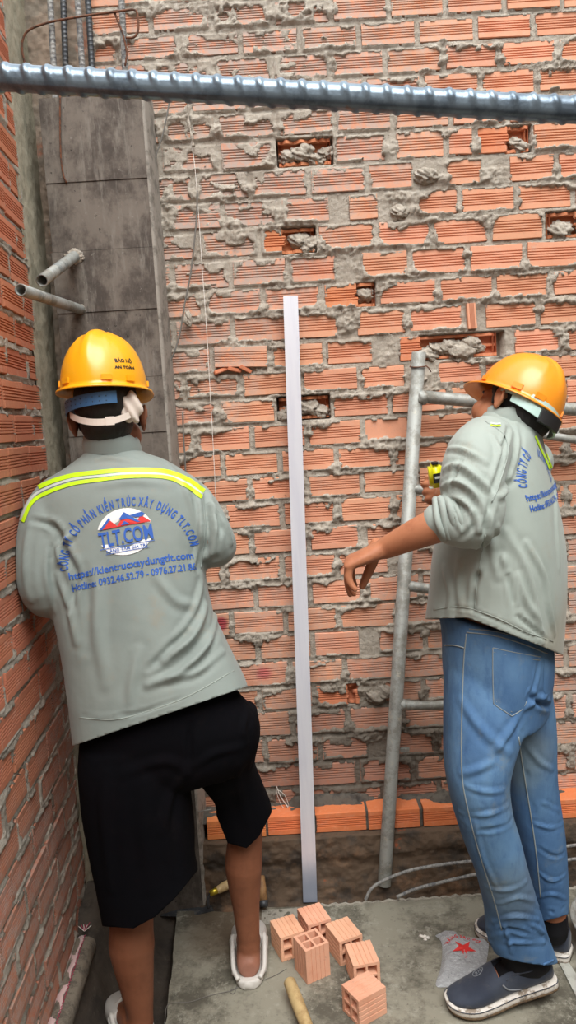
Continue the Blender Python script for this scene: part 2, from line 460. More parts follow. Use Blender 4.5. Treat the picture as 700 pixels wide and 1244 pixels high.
# ---- mortar of the back wall: a relief sheet, proud in the joints, hidden behind the brick faces elsewhere ----
def mortar_sheet(x0, x1, z0, z1, step, rects, seed, squeeze=1.0, smear=None, holes=(), proud=1.0):
    nx = int((x1-x0)/step)+1; nz = int((z1-z0)/step)+1
    X, Z = np.meshgrid(np.linspace(x0, x1, nx), np.linspace(z0, z1, nz))
    din = np.full(X.shape, -0.004); dtop = np.full(X.shape, -0.004); dside = np.full(X.shape, -.004)
    for (a, b, c, d, r) in rects:
        i0 = max(0, int((a-x0)/step)); i1 = min(nx, int((b-x0)/step)+2); k0 = max(0, int((c-z0)/step)); k1 = min(nz, int((d-z0)/step)+2)
        if i1 <= i0 or k1 <= k0: continue
        xs = X[k0:k1, i0:i1]; zs = Z[k0:k1, i0:i1]
        ds = np.minimum(xs-a, b-xs); dt = d-zs; db = zs-c
        dd = np.minimum(np.minimum(ds*1.5, dt*.75), db*1.6)
        din[k0:k1, i0:i1] = np.where(dd > -.001, dd, din[k0:k1, i0:i1])
    wx = X + .006*(fbm(X*60, Z*60, 3, seed+5)-.5); wz = Z + .006*(fbm(X*60, Z*60, 3, seed+6)-.5)
    q = sstep(.44, .72, fbm(wx*9, wz*22, 4, seed+1)) * squeeze
    q2 = fbm(X*55, Z*55, 4, seed+2)
    reach = .0004 + q*.0155*(0.25 + 1.1*q2) + .0035*sstep(.45,.6,q2)*squeeze
    if smear is not None:
        sm = smear(X, Z); reach = reach + sm*.03*(sstep(.40, .62, fbm(wx*26, wz*30, 5, seed+9)))
    rough = (fbm(X*170, Z*170, 3, seed+3)-.5)*.011
    prof = np.clip(1-(np.maximum(din, 0)/reach)**2, -1, 1)
    hgt = np.where(din < 0, -.005 + q*.013*q2*1.6 + rough*(.5+q), np.where(prof > 0, (.002 + q*.011*q2*1.5)*prof**.6 + rough*(.4+q) + .0005, -.014))
    hgt = np.where(hgt > 0, hgt*proud, hgt)
    for (a, b, c, d) in holes:
        inside = (X > a-.002) & (X < b+.002) & (Z > c-.003) & (Z < d+.003)
        hgt = np.where(inside, -.088, hgt)
    return X, Z, hgt
def cem(X, Z):
    e = lambda cx, cz, r: np.exp(-(((X-cx)**2 + (Z-cz)**2)/r**2))
    return np.clip(e(-.2, 2.55, .3) + e(-.22, 2.2, .2) + .8*e(-.26, 1.75, .12) + .6*e(.05, 2.75, .25) + .5*e(.2, .40, .3) + .25*e(.3, 2.2, .3) + .5*e(.16, .55, .1), 0, 1)
X, Z, Hh = mortar_sheet(-.50, 1.12, bz - .02, rowz[0] + .3, .0042, brects, 11, 1.0, cem,
    [(h[1], h[2], rowz[h[0]+1]+.008, rowz[h[0]]-.008) for h in HX])
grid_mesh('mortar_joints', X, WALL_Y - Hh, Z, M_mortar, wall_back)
# ---------------- left wall ----------------
M_brickL = brick_mat('hollow_clay_brick_side', (196, 126, 98), .45)
cement_mask(M_brickL, [((-.67, 2.1, .55), .30, .9), ((-.65, 1.6, .35), .35, .85), ((-.68, 2.2, .9), .2, .8), ((-.66, 1.8, 2.4), .2, .4)])
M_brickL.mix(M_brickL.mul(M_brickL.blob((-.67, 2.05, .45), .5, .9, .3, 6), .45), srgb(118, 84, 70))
LY0, LY1 = 1.25, 2.22          # extent in y of the single bricks
wall_left = tag(empty('wall_left', (LW0 + LWS*LY1, LY1, 0)), kind='structure')
LA = math.atan(LWS)            # the wall runs along (LWS,1)
# local frame: origin O, u along +y direction of wall (away from the camera), outward normal to +x
uL = Vector((LWS, 1, 0)).normalized(); nL = Vector((uL.y, -uL.x, 0))
OL = Vector((LW0, 0, 0))
def leftp(u, d, z): return OL + uL*u + nL*d + Vector((0, 0, z))
rotL = math.atan2(uL.y, uL.x) # brick +X along u; brick front (-Y) faces ( u x ...)
bmL = [me.copy() for me in brick_meshes]
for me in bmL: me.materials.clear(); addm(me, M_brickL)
rectsL = []; PL = .0835
stuff_v, stuff_f = [], []
zrow = 1.588 - 19*PL
rl = random.Random(5)
for r in range(34):
    zb = zrow + r*PL; zt = zb + PL
    u = LY1 - (.085 if r % 2 else .165) - rl.uniform(0, .02)
    edge = LY1
    first = True
    while u > .2:
        L = .186 + rl.uniform(-.006, .006)
        a, b = (u, edge) if first else (u - L + .012, u - 0)
        if first: a, b = u + .002, edge
        if b - a > .02:
            z0, z1 = zb + .005 + rl.uniform(0, .004), zt - .006 - rl.uniform(0, .003)
            rectsL.append((a, b, z0, z1, r))
            if b > LY0:
                o = bpy.data.objects.new('brick', rl.choice(bmL)); link(o, wall_left); o.matrix_parent_inverse = world_matrix(wall_left).inverted()
                o.location = leftp((a+b)/2, rl.uniform(-.003, .003), (z0+z1)/2); o.scale = (b-a, 1, (z1-z0)/BH); o.rotation_euler = (0, rl.gauss(0, .006), rotL)
            else:
                base = len(stuff_v)
                for q in brick_meshes[0].vertices: stuff_v.append(leftp((a+b)/2 + q.co.x*(b-a), -q.co.y, (z0+z1)/2 + q.co.z*(z1-z0)/BH))
                for p in brick_meshes[0].polygons: stuff_f.append(tuple(base+i for i in p.vertices))
        if not first: u -= L
        else: u -= .010; first = False
        
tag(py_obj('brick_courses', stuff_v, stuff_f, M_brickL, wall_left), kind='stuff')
U, Z, Hh = mortar_sheet(.2, LY1+.005, -.02, zrow + 34*PL, .0055, rectsL, 31, .45, lambda X, Z: np.clip(np.exp(-((Z-.30)/.25)**2)*.25 + .9*np.exp(-(((X-2.2)/.12)**2 + ((Z-.8)/.5)**2)), 0, 1), proud=.45)
grid_mesh('mortar_joints', OL.x + uL.x*U + nL.x*Hh, OL.y + uL.y*U + nL.y*Hh, Z, M_mortar, wall_left)
bm = bmesh.new(); 
for c, s in (((1.1, -.13, 1.5), (2.3, .16, 3.2)),):
    bm_box(bm, leftp(*c), s, Matrix.Rotation(rotL, 3, 'Z'))
bm_obj('wall_core', bm, M_backing, wall_left)
# ---------------- concrete: side strip, corner column ----------------
M_strip = MT('pale_rough_concrete', srgb(176, 168, 148), .95, spec=.1)
M_strip.mix(M_strip.ramp(M_strip.noise(18, 5, .7), .42, .65), srgb(150, 146, 128))
M_strip.mix(M_strip.mul(M_strip.ramp(M_strip.noise(110, 4, .8), .6, .68), .8), srgb(84, 78, 68))
M_strip.bump(M_strip.noise(90, 6, .8), .7, .004)
u0, u1 = LY1 - .03, 2.60
nu, nz = 40, 360
UU, ZZ = np.meshgrid(np.linspace(u0, u1, nu), np.linspace(-.02, 3.0, nz))
bulge = .012*(fbm(ZZ*5, UU*5, 3, 4)-.5) + .006*(fbm(ZZ*60, UU*60, 4, 8)-.5) + .02*sstep(.7, .3, ZZ)*fbm(ZZ*9, UU*3, 3, 2)
st = grid_mesh('wall_concrete_strip', OL.x + uL.x*UU + nL.x*(bulge - .004*(UU < LY1)), OL.y + uL.y*UU + nL.y*(bulge - .004*(UU < LY1)), ZZ, M_strip)
tag(st, kind='structure'); st.name = 'wall_corner'
M_conc = MT('dark_form_concrete', srgb(116, 108, 100), .85, spec=.25)
M_conc.mix(M_conc.ramp(M_conc.noise(6, 6, .7, (1, 1, .8)), .42, .60), srgb(78, 71, 66))
M_conc.mix(M_conc.mul(M_conc.ramp(M_conc.noise(16, 6, .75, (2.2, 1, .35)), .5, .68), .7), srgb(132, 126, 118))
M_conc.mix(M_conc.mul(M_conc.ramp(M_conc.noise(70, 5, .75), .62, .72), .6), srgb(150, 146, 138))
M_conc.mix(M_conc.mul(M_conc.ramp(M_conc.noise(55, 3, .6), .68, .74), .8), srgb(48, 45, 42))
M_conc.mix(M_conc.mul(M_conc.blob((-.5, 2.34, .6), .55, .9, .2, 5), .4), srgb(60, 56, 52))
M_conc.bump(M_conc.noise(40, 6, .7), .25, .003)
CX0, CX1, CY0, CY1 = -.650, -.349, 2.335, 2.455
ztop = at_y(110, 116, CY0).z
pz = [0.0] + [at_y(130, y, CY0).z for y in (985, 800, 625, 458, 378, 302, 220)][0:0] + []
lifts = [-.05, .42, .80, 1.22, at_y(130, 520, CY0).z if False else 1.60, at_y(190, 457, CY0).z, at_y(150, 377, CY0).z, at_y(130, 303, CY0).z, at_y(130, 219, CY0).z, ztop]
lifts = sorted(lifts)
M_edge = MT('lit_side_concrete', srgb(150, 143, 134), .9); M_edge.bump(M_edge.noise(60, 5, .7), .4, .003)  # paler than the shaft concrete: light on the column's side put into colour
M_edge.mix(M_edge.ramp(M_edge.noise(25, 5, .7), .45, .65), srgb(112, 106, 98))
column = tag(empty('wall_column', ((CX0+CX1)/2, CY0, 0)), kind='structure')
bm = bmesh.new()
for k, (a, b) in enumerate(zip(lifts, lifts[1:])):      # formwork lifts, each a hair in or out of the one below
    o = (.0015 if k % 2 else -.001)
    cx = (CX0+CX1)/2 + (.001 if k % 3 else -.001)
    bm_box(bm, (cx, (CY0+CY1)/2 + o, (a+b)/2), (CX1-CX0, CY1-CY0, b-a-.0004), None, .0009)
bm_obj('concrete_shaft', bm, M_conc, column)
bm = bmesh.new()          # lit right side of the column, its light painted in as a slim pale strip
pts = []
nzz = 140
Zc = np.linspace(0, ztop+.02, nzz); 
Xg, Zg = np.meshgrid(np.linspace(0, 1, 9), Zc)
prot = .006 + .006*fbm(Xg*3, Zg*30, 4, 3)
grid_mesh('lit_side_strip', CX1 - .003 + Xg*.013 + .5*prot*(Xg > .1), CY0 - .0015 + .004*Xg + Xg**3*.112, Zg, M_edge, column)
# mortar-smeared wall behind the bars above the column
M_smear = MT('smeared_render', srgb(150, 132, 116), .95); M_smear.mix(M_smear.ramp(M_smear.noise(12, 6, .7), .4, .62), srgb(122, 112, 100))
M_smear.mix(M_smear.mul(M_smear.ramp(M_smear.noise(7, 5, .7), .56, .68), .7), srgb(176, 110, 84)); M_smear.bump(M_smear.noise(70, 6, .8), .7, .004)
XX, ZZ = np.meshgrid(np.linspace(-.80, -.495, 80), np.linspace(-.02, 3.0, 500))
rel = .016*(fbm(XX*9, ZZ*7, 5, 12)-.5) + .012*(fbm(XX*60, ZZ*60, 4, 22)-.5)
o = grid_mesh('render_smear', XX, 2.462 - rel, ZZ, M_smear, column)
for o in [o for o in bpy.data.objects if o.name.startswith('wall_back.')]: pass

# ---------------- footing and plinth bricks ----------------
M_foot = MT('wet_mortar_and_earth', srgb(96, 80, 66), .9, spec=.2)
M_foot.mix(M_foot.ramp(M_foot.noise(9, 6, .7), .45, .62), srgb(70, 63, 57))
M_foot.mix(M_foot.mul(M_foot.ramp(M_foot.noise(6, 5, .65), .52, .66), .7), srgb(134, 102, 78))
M_foot.mix(M_foot.mul(M_foot.ramp(M_foot.noise(13, 4, .6), .66, .72), .8), srgb(150, 78, 50))
M_foot.bump(M_foot.noise(80, 6, .8), .8, .005)
PY = 2.37
z_pt = at_y(440, 987, PY).z; z_pb = at_y(440, 1007, PY).z
z_pt, z_pb = z_pt + .002, z_pt - .062
footing = tag(empty('wall_footing', (.4, 2.4, 0)), kind='structure')
xs = np.linspace(-.68, 1.7, 440); ts = np.linspace(0, 1, 90)
XX, TT = np.meshgrid(xs, ts)
py_ = np.interp(ts, [0, .12, .3, .62, .9, 1.0], [2.20, 2.30, 2.335, 2.352, 2.366, 2.44])
pz_ = np.interp(ts, [0, .12, .3, .62, .9, 1.0], [-.01, .015, .06, .17, z_pb-.004, z_pb+.002])
n1 = fbm(XX*7, TT*5, 5, 41); n2 = fbm(XX*45, TT*14, 4, 43)
crust = sstep(.62, .75, TT + .12*(fbm(XX*6, XX*0, 3, 77)-.5))*(1-sstep(.93, 1, TT))   # fresh mortar bed hangs over the earth
Yf = py_[:, None] - .03*(n1-.45) - .014*(n2-.5) - .016*crust
Zf = pz_[:, None] + .012*(n2-.5)*(1-crust) + .02*(n1-.5)*sstep(0.0, .3, TT)*(1-sstep(.7, .9, TT))
grid_mesh('mortar_bed', XX, Yf, Zf, M_foot, footing)
M_plinth = brick_mat('fresh_orange_brick', (222, 128, 82), .18)
M_plinth.random_tint(.05, .004)
def plinth_mesh(L, seed):
    """whole hollow brick lying with its fluted side out and its smooth top up"""
    H, D = .064, .078; P = [(H/2, D)] + [(z, d) for z, d in brick_profile(H)] + [(-H/2, D)]
    v = []; f = []
    n = len(P)
    for i in range(4):
        x = -L/2 + L*i/3
        for z, d in P: v.append((x, d, z))
    for i in range(3):
        for k in range(n-1): f.append((i*n+k, i*n+k+1, (i+1)*n+k+1, (i+1)*n+k))
        f.append(((i+1)*n, (i+1)*n+n-1, i*n+n-1, i*n))
    f.append(tuple(range(n-1, -1, -1))); f.append(tuple(3*n+k for k in range(n)))
    me = bpy.data.meshes.new('plinth_brick'); me.from_pydata(v, [], f); me.update(); addm(me, M_plinth); return me
PB = [(248, 330), (332, 445), (448, 509), (515, 585), (588, 668), (672, 760), (765, 850)]
PB = [(252,323),(326,382),(384,445),(448,510),(515,580),(584,672),(675,745),(749,820),(823,900)]
pm = plinth_mesh(1.0, 1)
mv, mf = [], []
for i, (a, b) in enumerate(PB):
    xa = at_y(a, 1000 - (a-440)*.06, PY).x; xb = at_y(b, 1000 - (b-440)*.06, PY).x
    o = bpy.data.objects.new('brick', pm); link(o, footing); o.matrix_parent_inverse = world_matrix(footing).inverted()
    o.scale = (xb-xa, 1, 1); o.location = ((xa+xb)/2, PY + (i % 3)*.002 - .002, (z_pt+z_pb)/2 + .001*(i % 2))
    # mortar between the bricks and lapping on the top
    x1 = xb; 
M_wet = MT('wet_dark_mortar', srgb(92, 86, 78), .8); M_wet.mix(M_wet.ramp(M_wet.noise(30, 5, .7), .45, .65), srgb(66, 62, 58)); M_wet.bump(M_wet.noise(100, 5, .8), .7, .004)
XX, YY = np.meshgrid(np.linspace(-.36, 1.35, 420), np.linspace(PY+.004, 2.452, 24))
q = fbm(XX*11, YY*20, 4, 51); edge = sstep(.0, .06, YY-PY)
top = z_pt - .012 + .020*sstep(.52, .66, q*.75 + edge*.30 - .06) + .006*(fbm(XX*80, YY*80, 3, 5)-.5)
top = top + .022*edge*sstep(.48, .6, fbm(XX*7, YY*4, 3, 91))*sstep(.04, .078, YY-PY)
grid_mesh('mortar_topping', XX, YY, top, M_wet, footing)
bm = bmesh.new()
for i, (a, b) in enumerate(PB):
    xb = at_y(b+1.5, 1000 - (b-440)*.06, PY).x
    bm_box(bm, (xb, PY+.038, (z_pt+z_pb)/2), (.014, .072, .062), None, .003)
bm_obj('mortar_joints', bm, M_wet, footing)
# ---------------- ground: earth floor and concrete slab ----------------
ZS = .06
M_dirt = MT('dark_damp_ground', srgb(78, 70, 62), .85, spec=.25)
M_dirt.mix(M_dirt.ramp(M_dirt.noise(4, 6, .7), .42, .62), srgb(56, 51, 47)); M_dirt.mix(M_dirt.mul(M_dirt.ramp(M_dirt.noise(40, 6, .8), .55, .7), .5), srgb(112, 102, 90))
M_dirt.bump(M_dirt.noise(50, 6, .75), .6, .004)
XX, YY = np.meshgrid(np.linspace(-.85, 2.0, 400), np.linspace(.2, 2.45, 320))
zz = .010*(fbm(XX*6, YY*6, 5, 61)-.5) + .006*(fbm(XX*50, YY*50, 3, 62)-.5) + .05*sstep(2.0, 2.3, YY)*fbm(XX*8, YY*8, 4, 64)*sstep(-.1, -.25, XX)
zz = np.where(XX > -.2, np.minimum(zz, .02), zz)
zz = zz + (.085 + .05*(fbm(XX*14, YY*14, 4, 73)-.5))*sstep(-.44, -.56, XX)*sstep(2.02, 2.12, YY)
zz = zz + (.135 + .02*(fbm(XX*9, YY*9, 3, 71)-.5))*sstep(-.575, -.645, XX + .02*(fbm(XX*0, YY*6, 3, 72)-.5))*sstep(2.32, 2.2, YY)
floor = grid_mesh('floor', XX, YY, zz, M_dirt); tag(floor, kind='structure')
M_slab = MT('stained_concrete_slab', srgb(142, 138, 124), .75, spec=.3)
M_slab.mix(M_slab.ramp(M_slab.noise(4.2, 6, .75), .42, .60), srgb(90, 86, 76))
M_slab.mix(M_slab.mul(M_slab.ramp(M_slab.noise(22, 6, .85), .53, .64), .8), srgb(156, 153, 140))
M_slab.mix(M_slab.mul(M_slab.ramp(M_slab.noise(60, 5, .85), .60, .68), .7), srgb(70, 66, 58))
M_slab.mix(M_slab.mul(M_slab.blob((-.25, 2.22, ZS), .14, .8, .3, 10), .5), srgb(104, 84, 64))
M_slab.bump(M_slab.noise(60, 6, .75), .3, .002)
pA = at_z(214, 1112, ZS); pB = at_z(205, 1243, ZS); pC = at_z(375, 1101, ZS); pD = at_z(700, 1078, ZS)
edge_dir = (pB - pA).normalized(); pB2 = pA + edge_dir*1.5
pA2 = at_z(216, 1106, ZS)
outl = [pA2, at_z(300, 1108, ZS), at_z(322, 1102, ZS), pC, pC.lerp(pD, .5), pD, pD + (pD-pC).normalized()*.9, Vector((1.9, .35, ZS)), Vector((pB2.x, .35, ZS))]
slab = bmesh.new(); vs = []
full = []
for a, b in zip(outl, outl[1:] + outl[:1]):
    n = max(1, int((b-a).length/.03))
    for i in range(n):
        p = a.lerp(b, i/n); full.append(Vector((p.x + random.uniform(-.0025, .0025), p.y + random.uniform(-.003, .003), ZS)))
tv = [slab.verts.new(p) for p in full]; bv = [slab.verts.new((p.x, p.y, .0)) for p in full]
slab.faces.new(tv[::-1]); slab.faces.new(bv)
for i in range(len(tv)):
    j = (i+1) % len(tv); slab.faces.new((tv[i], tv[j], bv[j], bv[i]))
bmesh.ops.recalc_face_normals(slab, faces=slab.faces)
o = bm_obj('floor_slab', slab, M_slab); tag(o, kind='structure')
# small rough kerb of light cement left along the slab's back edge
M_kerb = MT('light_cement_crust', srgb(160, 154, 142), .95); M_kerb.mix(M_kerb.ramp(M_kerb.noise(60, 5, .8), .5, .65), srgb(104, 98, 90)); M_kerb.bump(M_kerb.noise(120, 5, .8), .8, .004)
bm = bmesh.new(); P = [pC.lerp(pD, i/80) for i in range(81)]
bm_tube(bm, [Vector((p.x, p.y - .002 + .004*math.sin(i*1.9), ZS - .002)) for i, p in enumerate(P)], [.004 + .004*random.random() for _ in P], 6)
bm_obj('cement_crust', bm, M_kerb, o)
bm = bmesh.new(); P = [at_z(300, 1112, ZS).lerp(at_z(372, 1104, ZS), i/30) for i in range(31)]
XX, YY = np.meshgrid(np.linspace(at_z(318,1110,ZS).x, at_z(372,1108,ZS).x, 60), np.linspace(at_z(345, 1122, ZS).y, at_z(345, 1103, ZS).y-.004, 24))
grid_mesh('cement_crust', XX, YY, ZS + .004*(fbm(XX*40, YY*40, 4, 3)-.35), M_kerb, o)
# ---------------- unseen walls added behind and right of the camera to darken low parts ----------------
M_render = MT('grey_added_wall', srgb(150, 138, 124), .9); M_render.bump(M_render.noise(20, 5, .6), .3, .004)
bm = bmesh.new(); bm_box(bm, (.6, -1.9, 1.7), (4.4, .1, 3.5)); tag(bm_obj('wall_rear_added', bm, M_render), kind='structure')
bm = bmesh.new(); bm_box(bm, (1.98, .35, 1.7), (.1, 4.4, 3.5)); tag(bm_obj('wall_right_added', bm, M_render), kind='structure')
bm = bmesh.new(); bm_box(bm, (.55, -.75, -.06), (3.0, 2.3, .1)); tag(bm_obj('floor_rear', bm, M_dirt), kind='structure')
# ---------------- people: helpers ----------------
def lerp(a, b, t): return a + (b-a)*t
def bm_loft(bm, rings, seg=24, p=2.3):
    """rings: (center, axis u * half width, axis v * half depth[, exponent]); closed tube"""
    out = []
    for R in rings:
        c, u, v = Vector(R[0]), Vector(R[1]), Vector(R[2]); e = R[3] if len(R) > 3 else p
        ring = []
        for k in range(seg):
            a = 2*math.pi*k/seg; ca, sa = math.cos(a), math.sin(a)
            x = math.copysign(abs(ca)**(2/e), ca); y = math.copysign(abs(sa)**(2/e), sa)
            ring.append(bm.verts.new(c + u*x + v*y))
        out.append(ring)
    for A, B in zip(out, out[1:]):
        for k in range(seg): bm.faces.new((A[k], A[(k+1) % seg], B[(k+1) % seg], B[k]))
    bm.faces.new(out[0][::-1]); bm.faces.new(out[-1])
    bmesh.ops.recalc_face_normals(bm, faces=bm.faces)
def sm_rings(rings, n=4):
    """catmull-interpolate ring lists"""
    C = catmull([r[0] for r in rings], n); U = catmull([r[1] for r in rings], n); V = catmull([r[2] for r in rings], n)
    return list(zip(C, U, V))
def limb(bm, pts, rad, n=5, seg=16, flat=None):
    """round tapering limb with hemispherical-ish ends; flat=(axis, factor) squeezes it along an axis"""
    P = catmull(pts, n); Rr = []
    m = len(pts)
    for i in range(len(P)):
        t = i/n; k = min(int(t), m-2); Rr.append(lerp(rad[k], rad[k+1], t-k))
    d0 = (P[0]-P[1]).normalized(); d1 = (P[-1]-P[-2]).normalized()
    P = [P[0] + d0*Rr[0]*.8, P[0] + d0*Rr[0]*.5] + P + [P[-1] + d1*Rr[-1]*.5, P[-1] + d1*Rr[-1]*.8]
    Rr = [Rr[0]*.55, Rr[0]*.86] + Rr + [Rr[-1]*.86, Rr[-1]*.55]
    b = len(bm.verts)
    rings = bm_tube(bm, P, Rr, seg)
    if flat:
        ax, fz = flat; ax = Vector(ax).normalized()
        for ring, c in zip(rings, P):
            for v in ring:
                d = (v.co - c).dot(ax); v.co -= ax*d*(1-fz)
def ball(bm, c, r, rot=None, seg=20):
    M = Matrix.Translation(c) @ (rot.to_4x4() if rot else Matrix.Identity(4)) @ Matrix.Diagonal((r[0], r[1], r[2], 1))
    bmesh.ops.create_uvsphere(bm, u_segments=seg, v_segments=seg//2+2, radius=1, matrix=M)
def fuse(bm, voxel=.006, smooth=4, factor=.5):
    """voxel-fuse overlapping closed pieces into one continuous skin; returns a mesh"""
    me = bpy.data.meshes.new('tmp'); bmesh.ops.recalc_face_normals(bm, faces=bm.faces); bm.to_mesh(me); bm.free()
    o = bpy.data.objects.new('tmp', me); COL.objects.link(o)
    r = o.modifiers.new('r', 'REMESH'); r.mode = 'VOXEL'; r.voxel_size = voxel; r.adaptivity = 0
    if smooth:
        s = o.modifiers.new('s', 'SMOOTH'); s.iterations = smooth; s.factor = factor
    dg = bpy.context.evaluated_depsgraph_get(); dg.update()
    out = bpy.data.meshes.new_from_object(o.evaluated_get(dg)); bpy.data.objects.remove(o); bpy.data.meshes.remove(me)
    out.materials.clear()
    return out
def co_of(me):
    a = np.empty(len(me.vertices)*3); me.vertices.foreach_get('co', a); return a.reshape(-1, 3)
def no_of(me):
    a = np.empty(len(me.vertices)*3); me.vertex_normals.foreach_get('vector', a); return a.reshape(-1, 3)
def set_co(me, a): me.vertices.foreach_set('co', a.ravel()); me.update()
def tree(me):
    return BVHTree.FromPolygons([v.co.copy() for v in me.vertices], [tuple(p.vertices) for p in me.polygons])
def hit(bvh, px, py):
    r = ray(px, py).normalized(); h = bvh.ray_cast(CAM, r)
    return h[0], h[1]
def folds(me, bvh, lines, rough=.0015, rscale=9):
    """raise (+) or sink (-) creases along lines given by points on the cloth; each: (pixel points, height, width)"""
    V = co_of(me); N = no_of(me); D = np.zeros(len(V))
    for pts, hgt, wid in lines:
        P = [hit(bvh, *p)[0] for p in pts]; P = [p for p in P if p is not None]
        if len(P) < 2: continue
        P = catmull(P, 4); best = np.full(len(V), 9.0); tt = np.zeros(len(V))
        n = len(P)-1
        for i, (a, b) in enumerate(zip(P, P[1:])):
            a = np.array(a); b = np.array(b); ab = b-a; L = max(1e-9, ab@ab)
            t = np.clip(((V-a)@ab)/L, 0, 1); d = np.linalg.norm(V - (a + t[:, None]*ab), axis=1)
            m = d < best; best[m] = d[m]; tt[m] = (i + t[m])/n
        fade = np.sqrt(np.clip(np.sin(np.pi*np.clip(tt, .04, .96)), 0, 1))
        # a crest with shallow troughs beside it
        g = np.exp(-(best/wid)**2) - .42*np.exp(-((best-wid*1.7)/(wid*.9))**2)
        D += hgt*g*fade
    D += rough*(fbm(V[:, 0]*rscale + V[:, 1]*4, V[:, 2]*rscale*.8 - V[:, 1]*5, 4, 9) - .5)*2
    set_co(me, V + N*D[:, None])
def cut_open(me, p, n, thick=.0025, more=()):
    """cut the closed cloth at a plane (drops the side that n points to), give it thickness"""
    bm = bmesh.new(); bm.from_mesh(me)
    for (pp, nn) in [(p, n)] + list(more):
        bmesh.ops.bisect_plane(bm, geom=bm.verts[:] + bm.edges[:] + bm.faces[:], plane_co=pp, plane_no=nn, clear_outer=True)
    bm.to_mesh(me); bm.free()
def print_flat(name, polys, place, bvh, mat, parent, off=.0012):
    """polys: list of (verts2d, faces). place(u,v)->(point, direction): the flat print is laid on the cloth along the direction"""
    v = []; f = []
    for V2, F2 in polys:
        b = len(v); ok = []
        for (u, w) in V2:
            o, d = place(u, w); h = bvh.ray_cast(o, d)
            if h[0] is None: h = bvh.find_nearest(o); 
            nn = h[1]; nn = nn if nn.dot(d) < 0 else -nn
            v.append(h[0] - d*off)
        for q in F2: f.append(tuple(b+i for i in q))
    return py_obj(name, v, f, mat, parent)
_txt_cache = {}
def text2d(s, bold=.02, res=3):
    """flat outline of a word as triangles: (verts2d, faces, width) with cap height about .7"""
    key = (s, bold)
    if key in _txt_cache: return _txt_cache[key]
    c = bpy.data.curves.new('t', 'FONT'); c.body = s; c.size = 1; c.offset = bold; c.resolution_u = res; c.fill_mode = 'FRONT'
    o = bpy.data.objects.new('t', c); COL.objects.link(o)
    dg = bpy.context.evaluated_depsgraph_get(); dg.update()
    me = bpy.data.meshes.new_from_object(o.evaluated_get(dg))
    bm = bmesh.new(); bm.from_mesh(me); bmesh.ops.triangulate(bm, faces=bm.faces)
    long_e = [e for e in bm.edges if e.calc_length() > .25]
    if long_e: bmesh.ops.subdivide_edges(bm, edges=long_e, cuts=1); bmesh.ops.triangulate(bm, faces=bm.faces)
    V = [(q.co.x, q.co.y) for q in bm.verts]; bm.verts.index_update(); F = [tuple(q.index for q in p.verts) for p in bm.faces]
    bm.free(); w = max([q[0] for q in V], default=.3)
    bpy.data.objects.remove(o); bpy.data.meshes.remove(me)
    _txt_cache[key] = (V, F, w); return _txt_cache[key]
def text_line(s, u0, v0, h, width, skew=0, bold=.03):
    V, F, w = text2d(s, bold); k = width/w
    return [([(u0 + x*k, v0 + y*h/.72 + skew*x*k) for x, y in V], F)]
def text_arc(s, cu, cv, rx, ry, a0, a1, h, wscale=1.0, bold=.03):
    """letters set one by one along an elliptical arc from angle a0 to a1 (degrees, clockwise over the top)"""
    ws = []
    for ch in s:
        if ch == ' ': ws.append(.34)
        else: ws.append(text2d(ch, bold)[2] + .10)
    tot = sum(ws); N = 400; A = [math.radians(lerp(a0, a1, i/N)) for i in range(N+1)]
    P = [(cu + rx*math.cos(a), cv + ry*math.sin(a)) for a in A]; S_ = [0]
    for a, b in zip(P, P[1:]): S_.append(S_[-1] + math.dist(a, b))
    out = []; s0 = 0
    k = S_[-1]/tot
    for ch, w in zip(s, ws):
        sm = (s0 + w/2)*k; s0 += w
        i = min(N-1, max(0, next((j for j in range(N) if S_[j+1] >= sm), N-1)))
        tx, ty = P[i+1][0]-P[i][0], P[i+1][1]-P[i][1]; L = math.hypot(tx, ty); tx /= L; ty /= L
        if ch == ' ': continue
        V, F, ww = text2d(ch, bold)
        out.append(([(P[i][0] + (x-ww/2)*k*tx*wscale - ty*y*h/.72, P[i][1] + (x-ww/2)*k*ty*wscale + tx*y*h/.72) for x, y in V], F))
    return out
def rect2(u0, v0, u1, v1, n=6):
    V = []; F = []
    for i in range(n+1): V += [(lerp(u0, u1, i/n), v0), (lerp(u0, u1, i/n), v1)]
    for i in range(n): F.append((2*i, 2*i+2, 2*i+3, 2*i+1))
    return (V, F)
def poly2(P):
    cx = sum(p[0] for p in P)/len(P); cy = sum(p[1] for p in P)/len(P)
    return ([(cx, cy)] + P, [(0, i+1, (i+1) % len(P) + 1) for i in range(len(P))])
def ribbon_on(name, px_pts, w_px, bvh, mat, parent, off=.0018, n=10, wv=None):
    """band sewn on the cloth along picture points; w_px its width in picture pixels"""
    P = catmull([Vector((a, b, 0)) for a, b in px_pts], n); v = []; f = []; rows = []
    for i, p in enumerate(P):
        t = (P[min(i+1, len(P)-1)] - P[max(i-1, 0)]).normalized(); nn = Vector((-t.y, t.x, 0))
        row = []
        for k in (-1, -.33, .33, 1):
            q = p + nn*w_px/2*k; h = hit(bvh, q.x, q.y)
            row.append((h[0] + h[1]*off) if h[0] is not None else None)
        if any(r is None for r in row): continue
        # leave silhouettes alone
        rows.append(row)
    runs = [[]]
    for r in rows:
        if runs[-1] and (runs[-1][-1][0]-r[0]).length > .06: runs.append([])
        runs[-1].append(r)
    rows = max(runs, key=len)
    for r in rows: v += r
    for i in range(len(rows)-1):
        for k in range(3): f.append((4*i+k, 4*i+k+1, 4*i+k+5, 4*i+k+4))
    return py_obj(name, v, f, mat, parent, True)
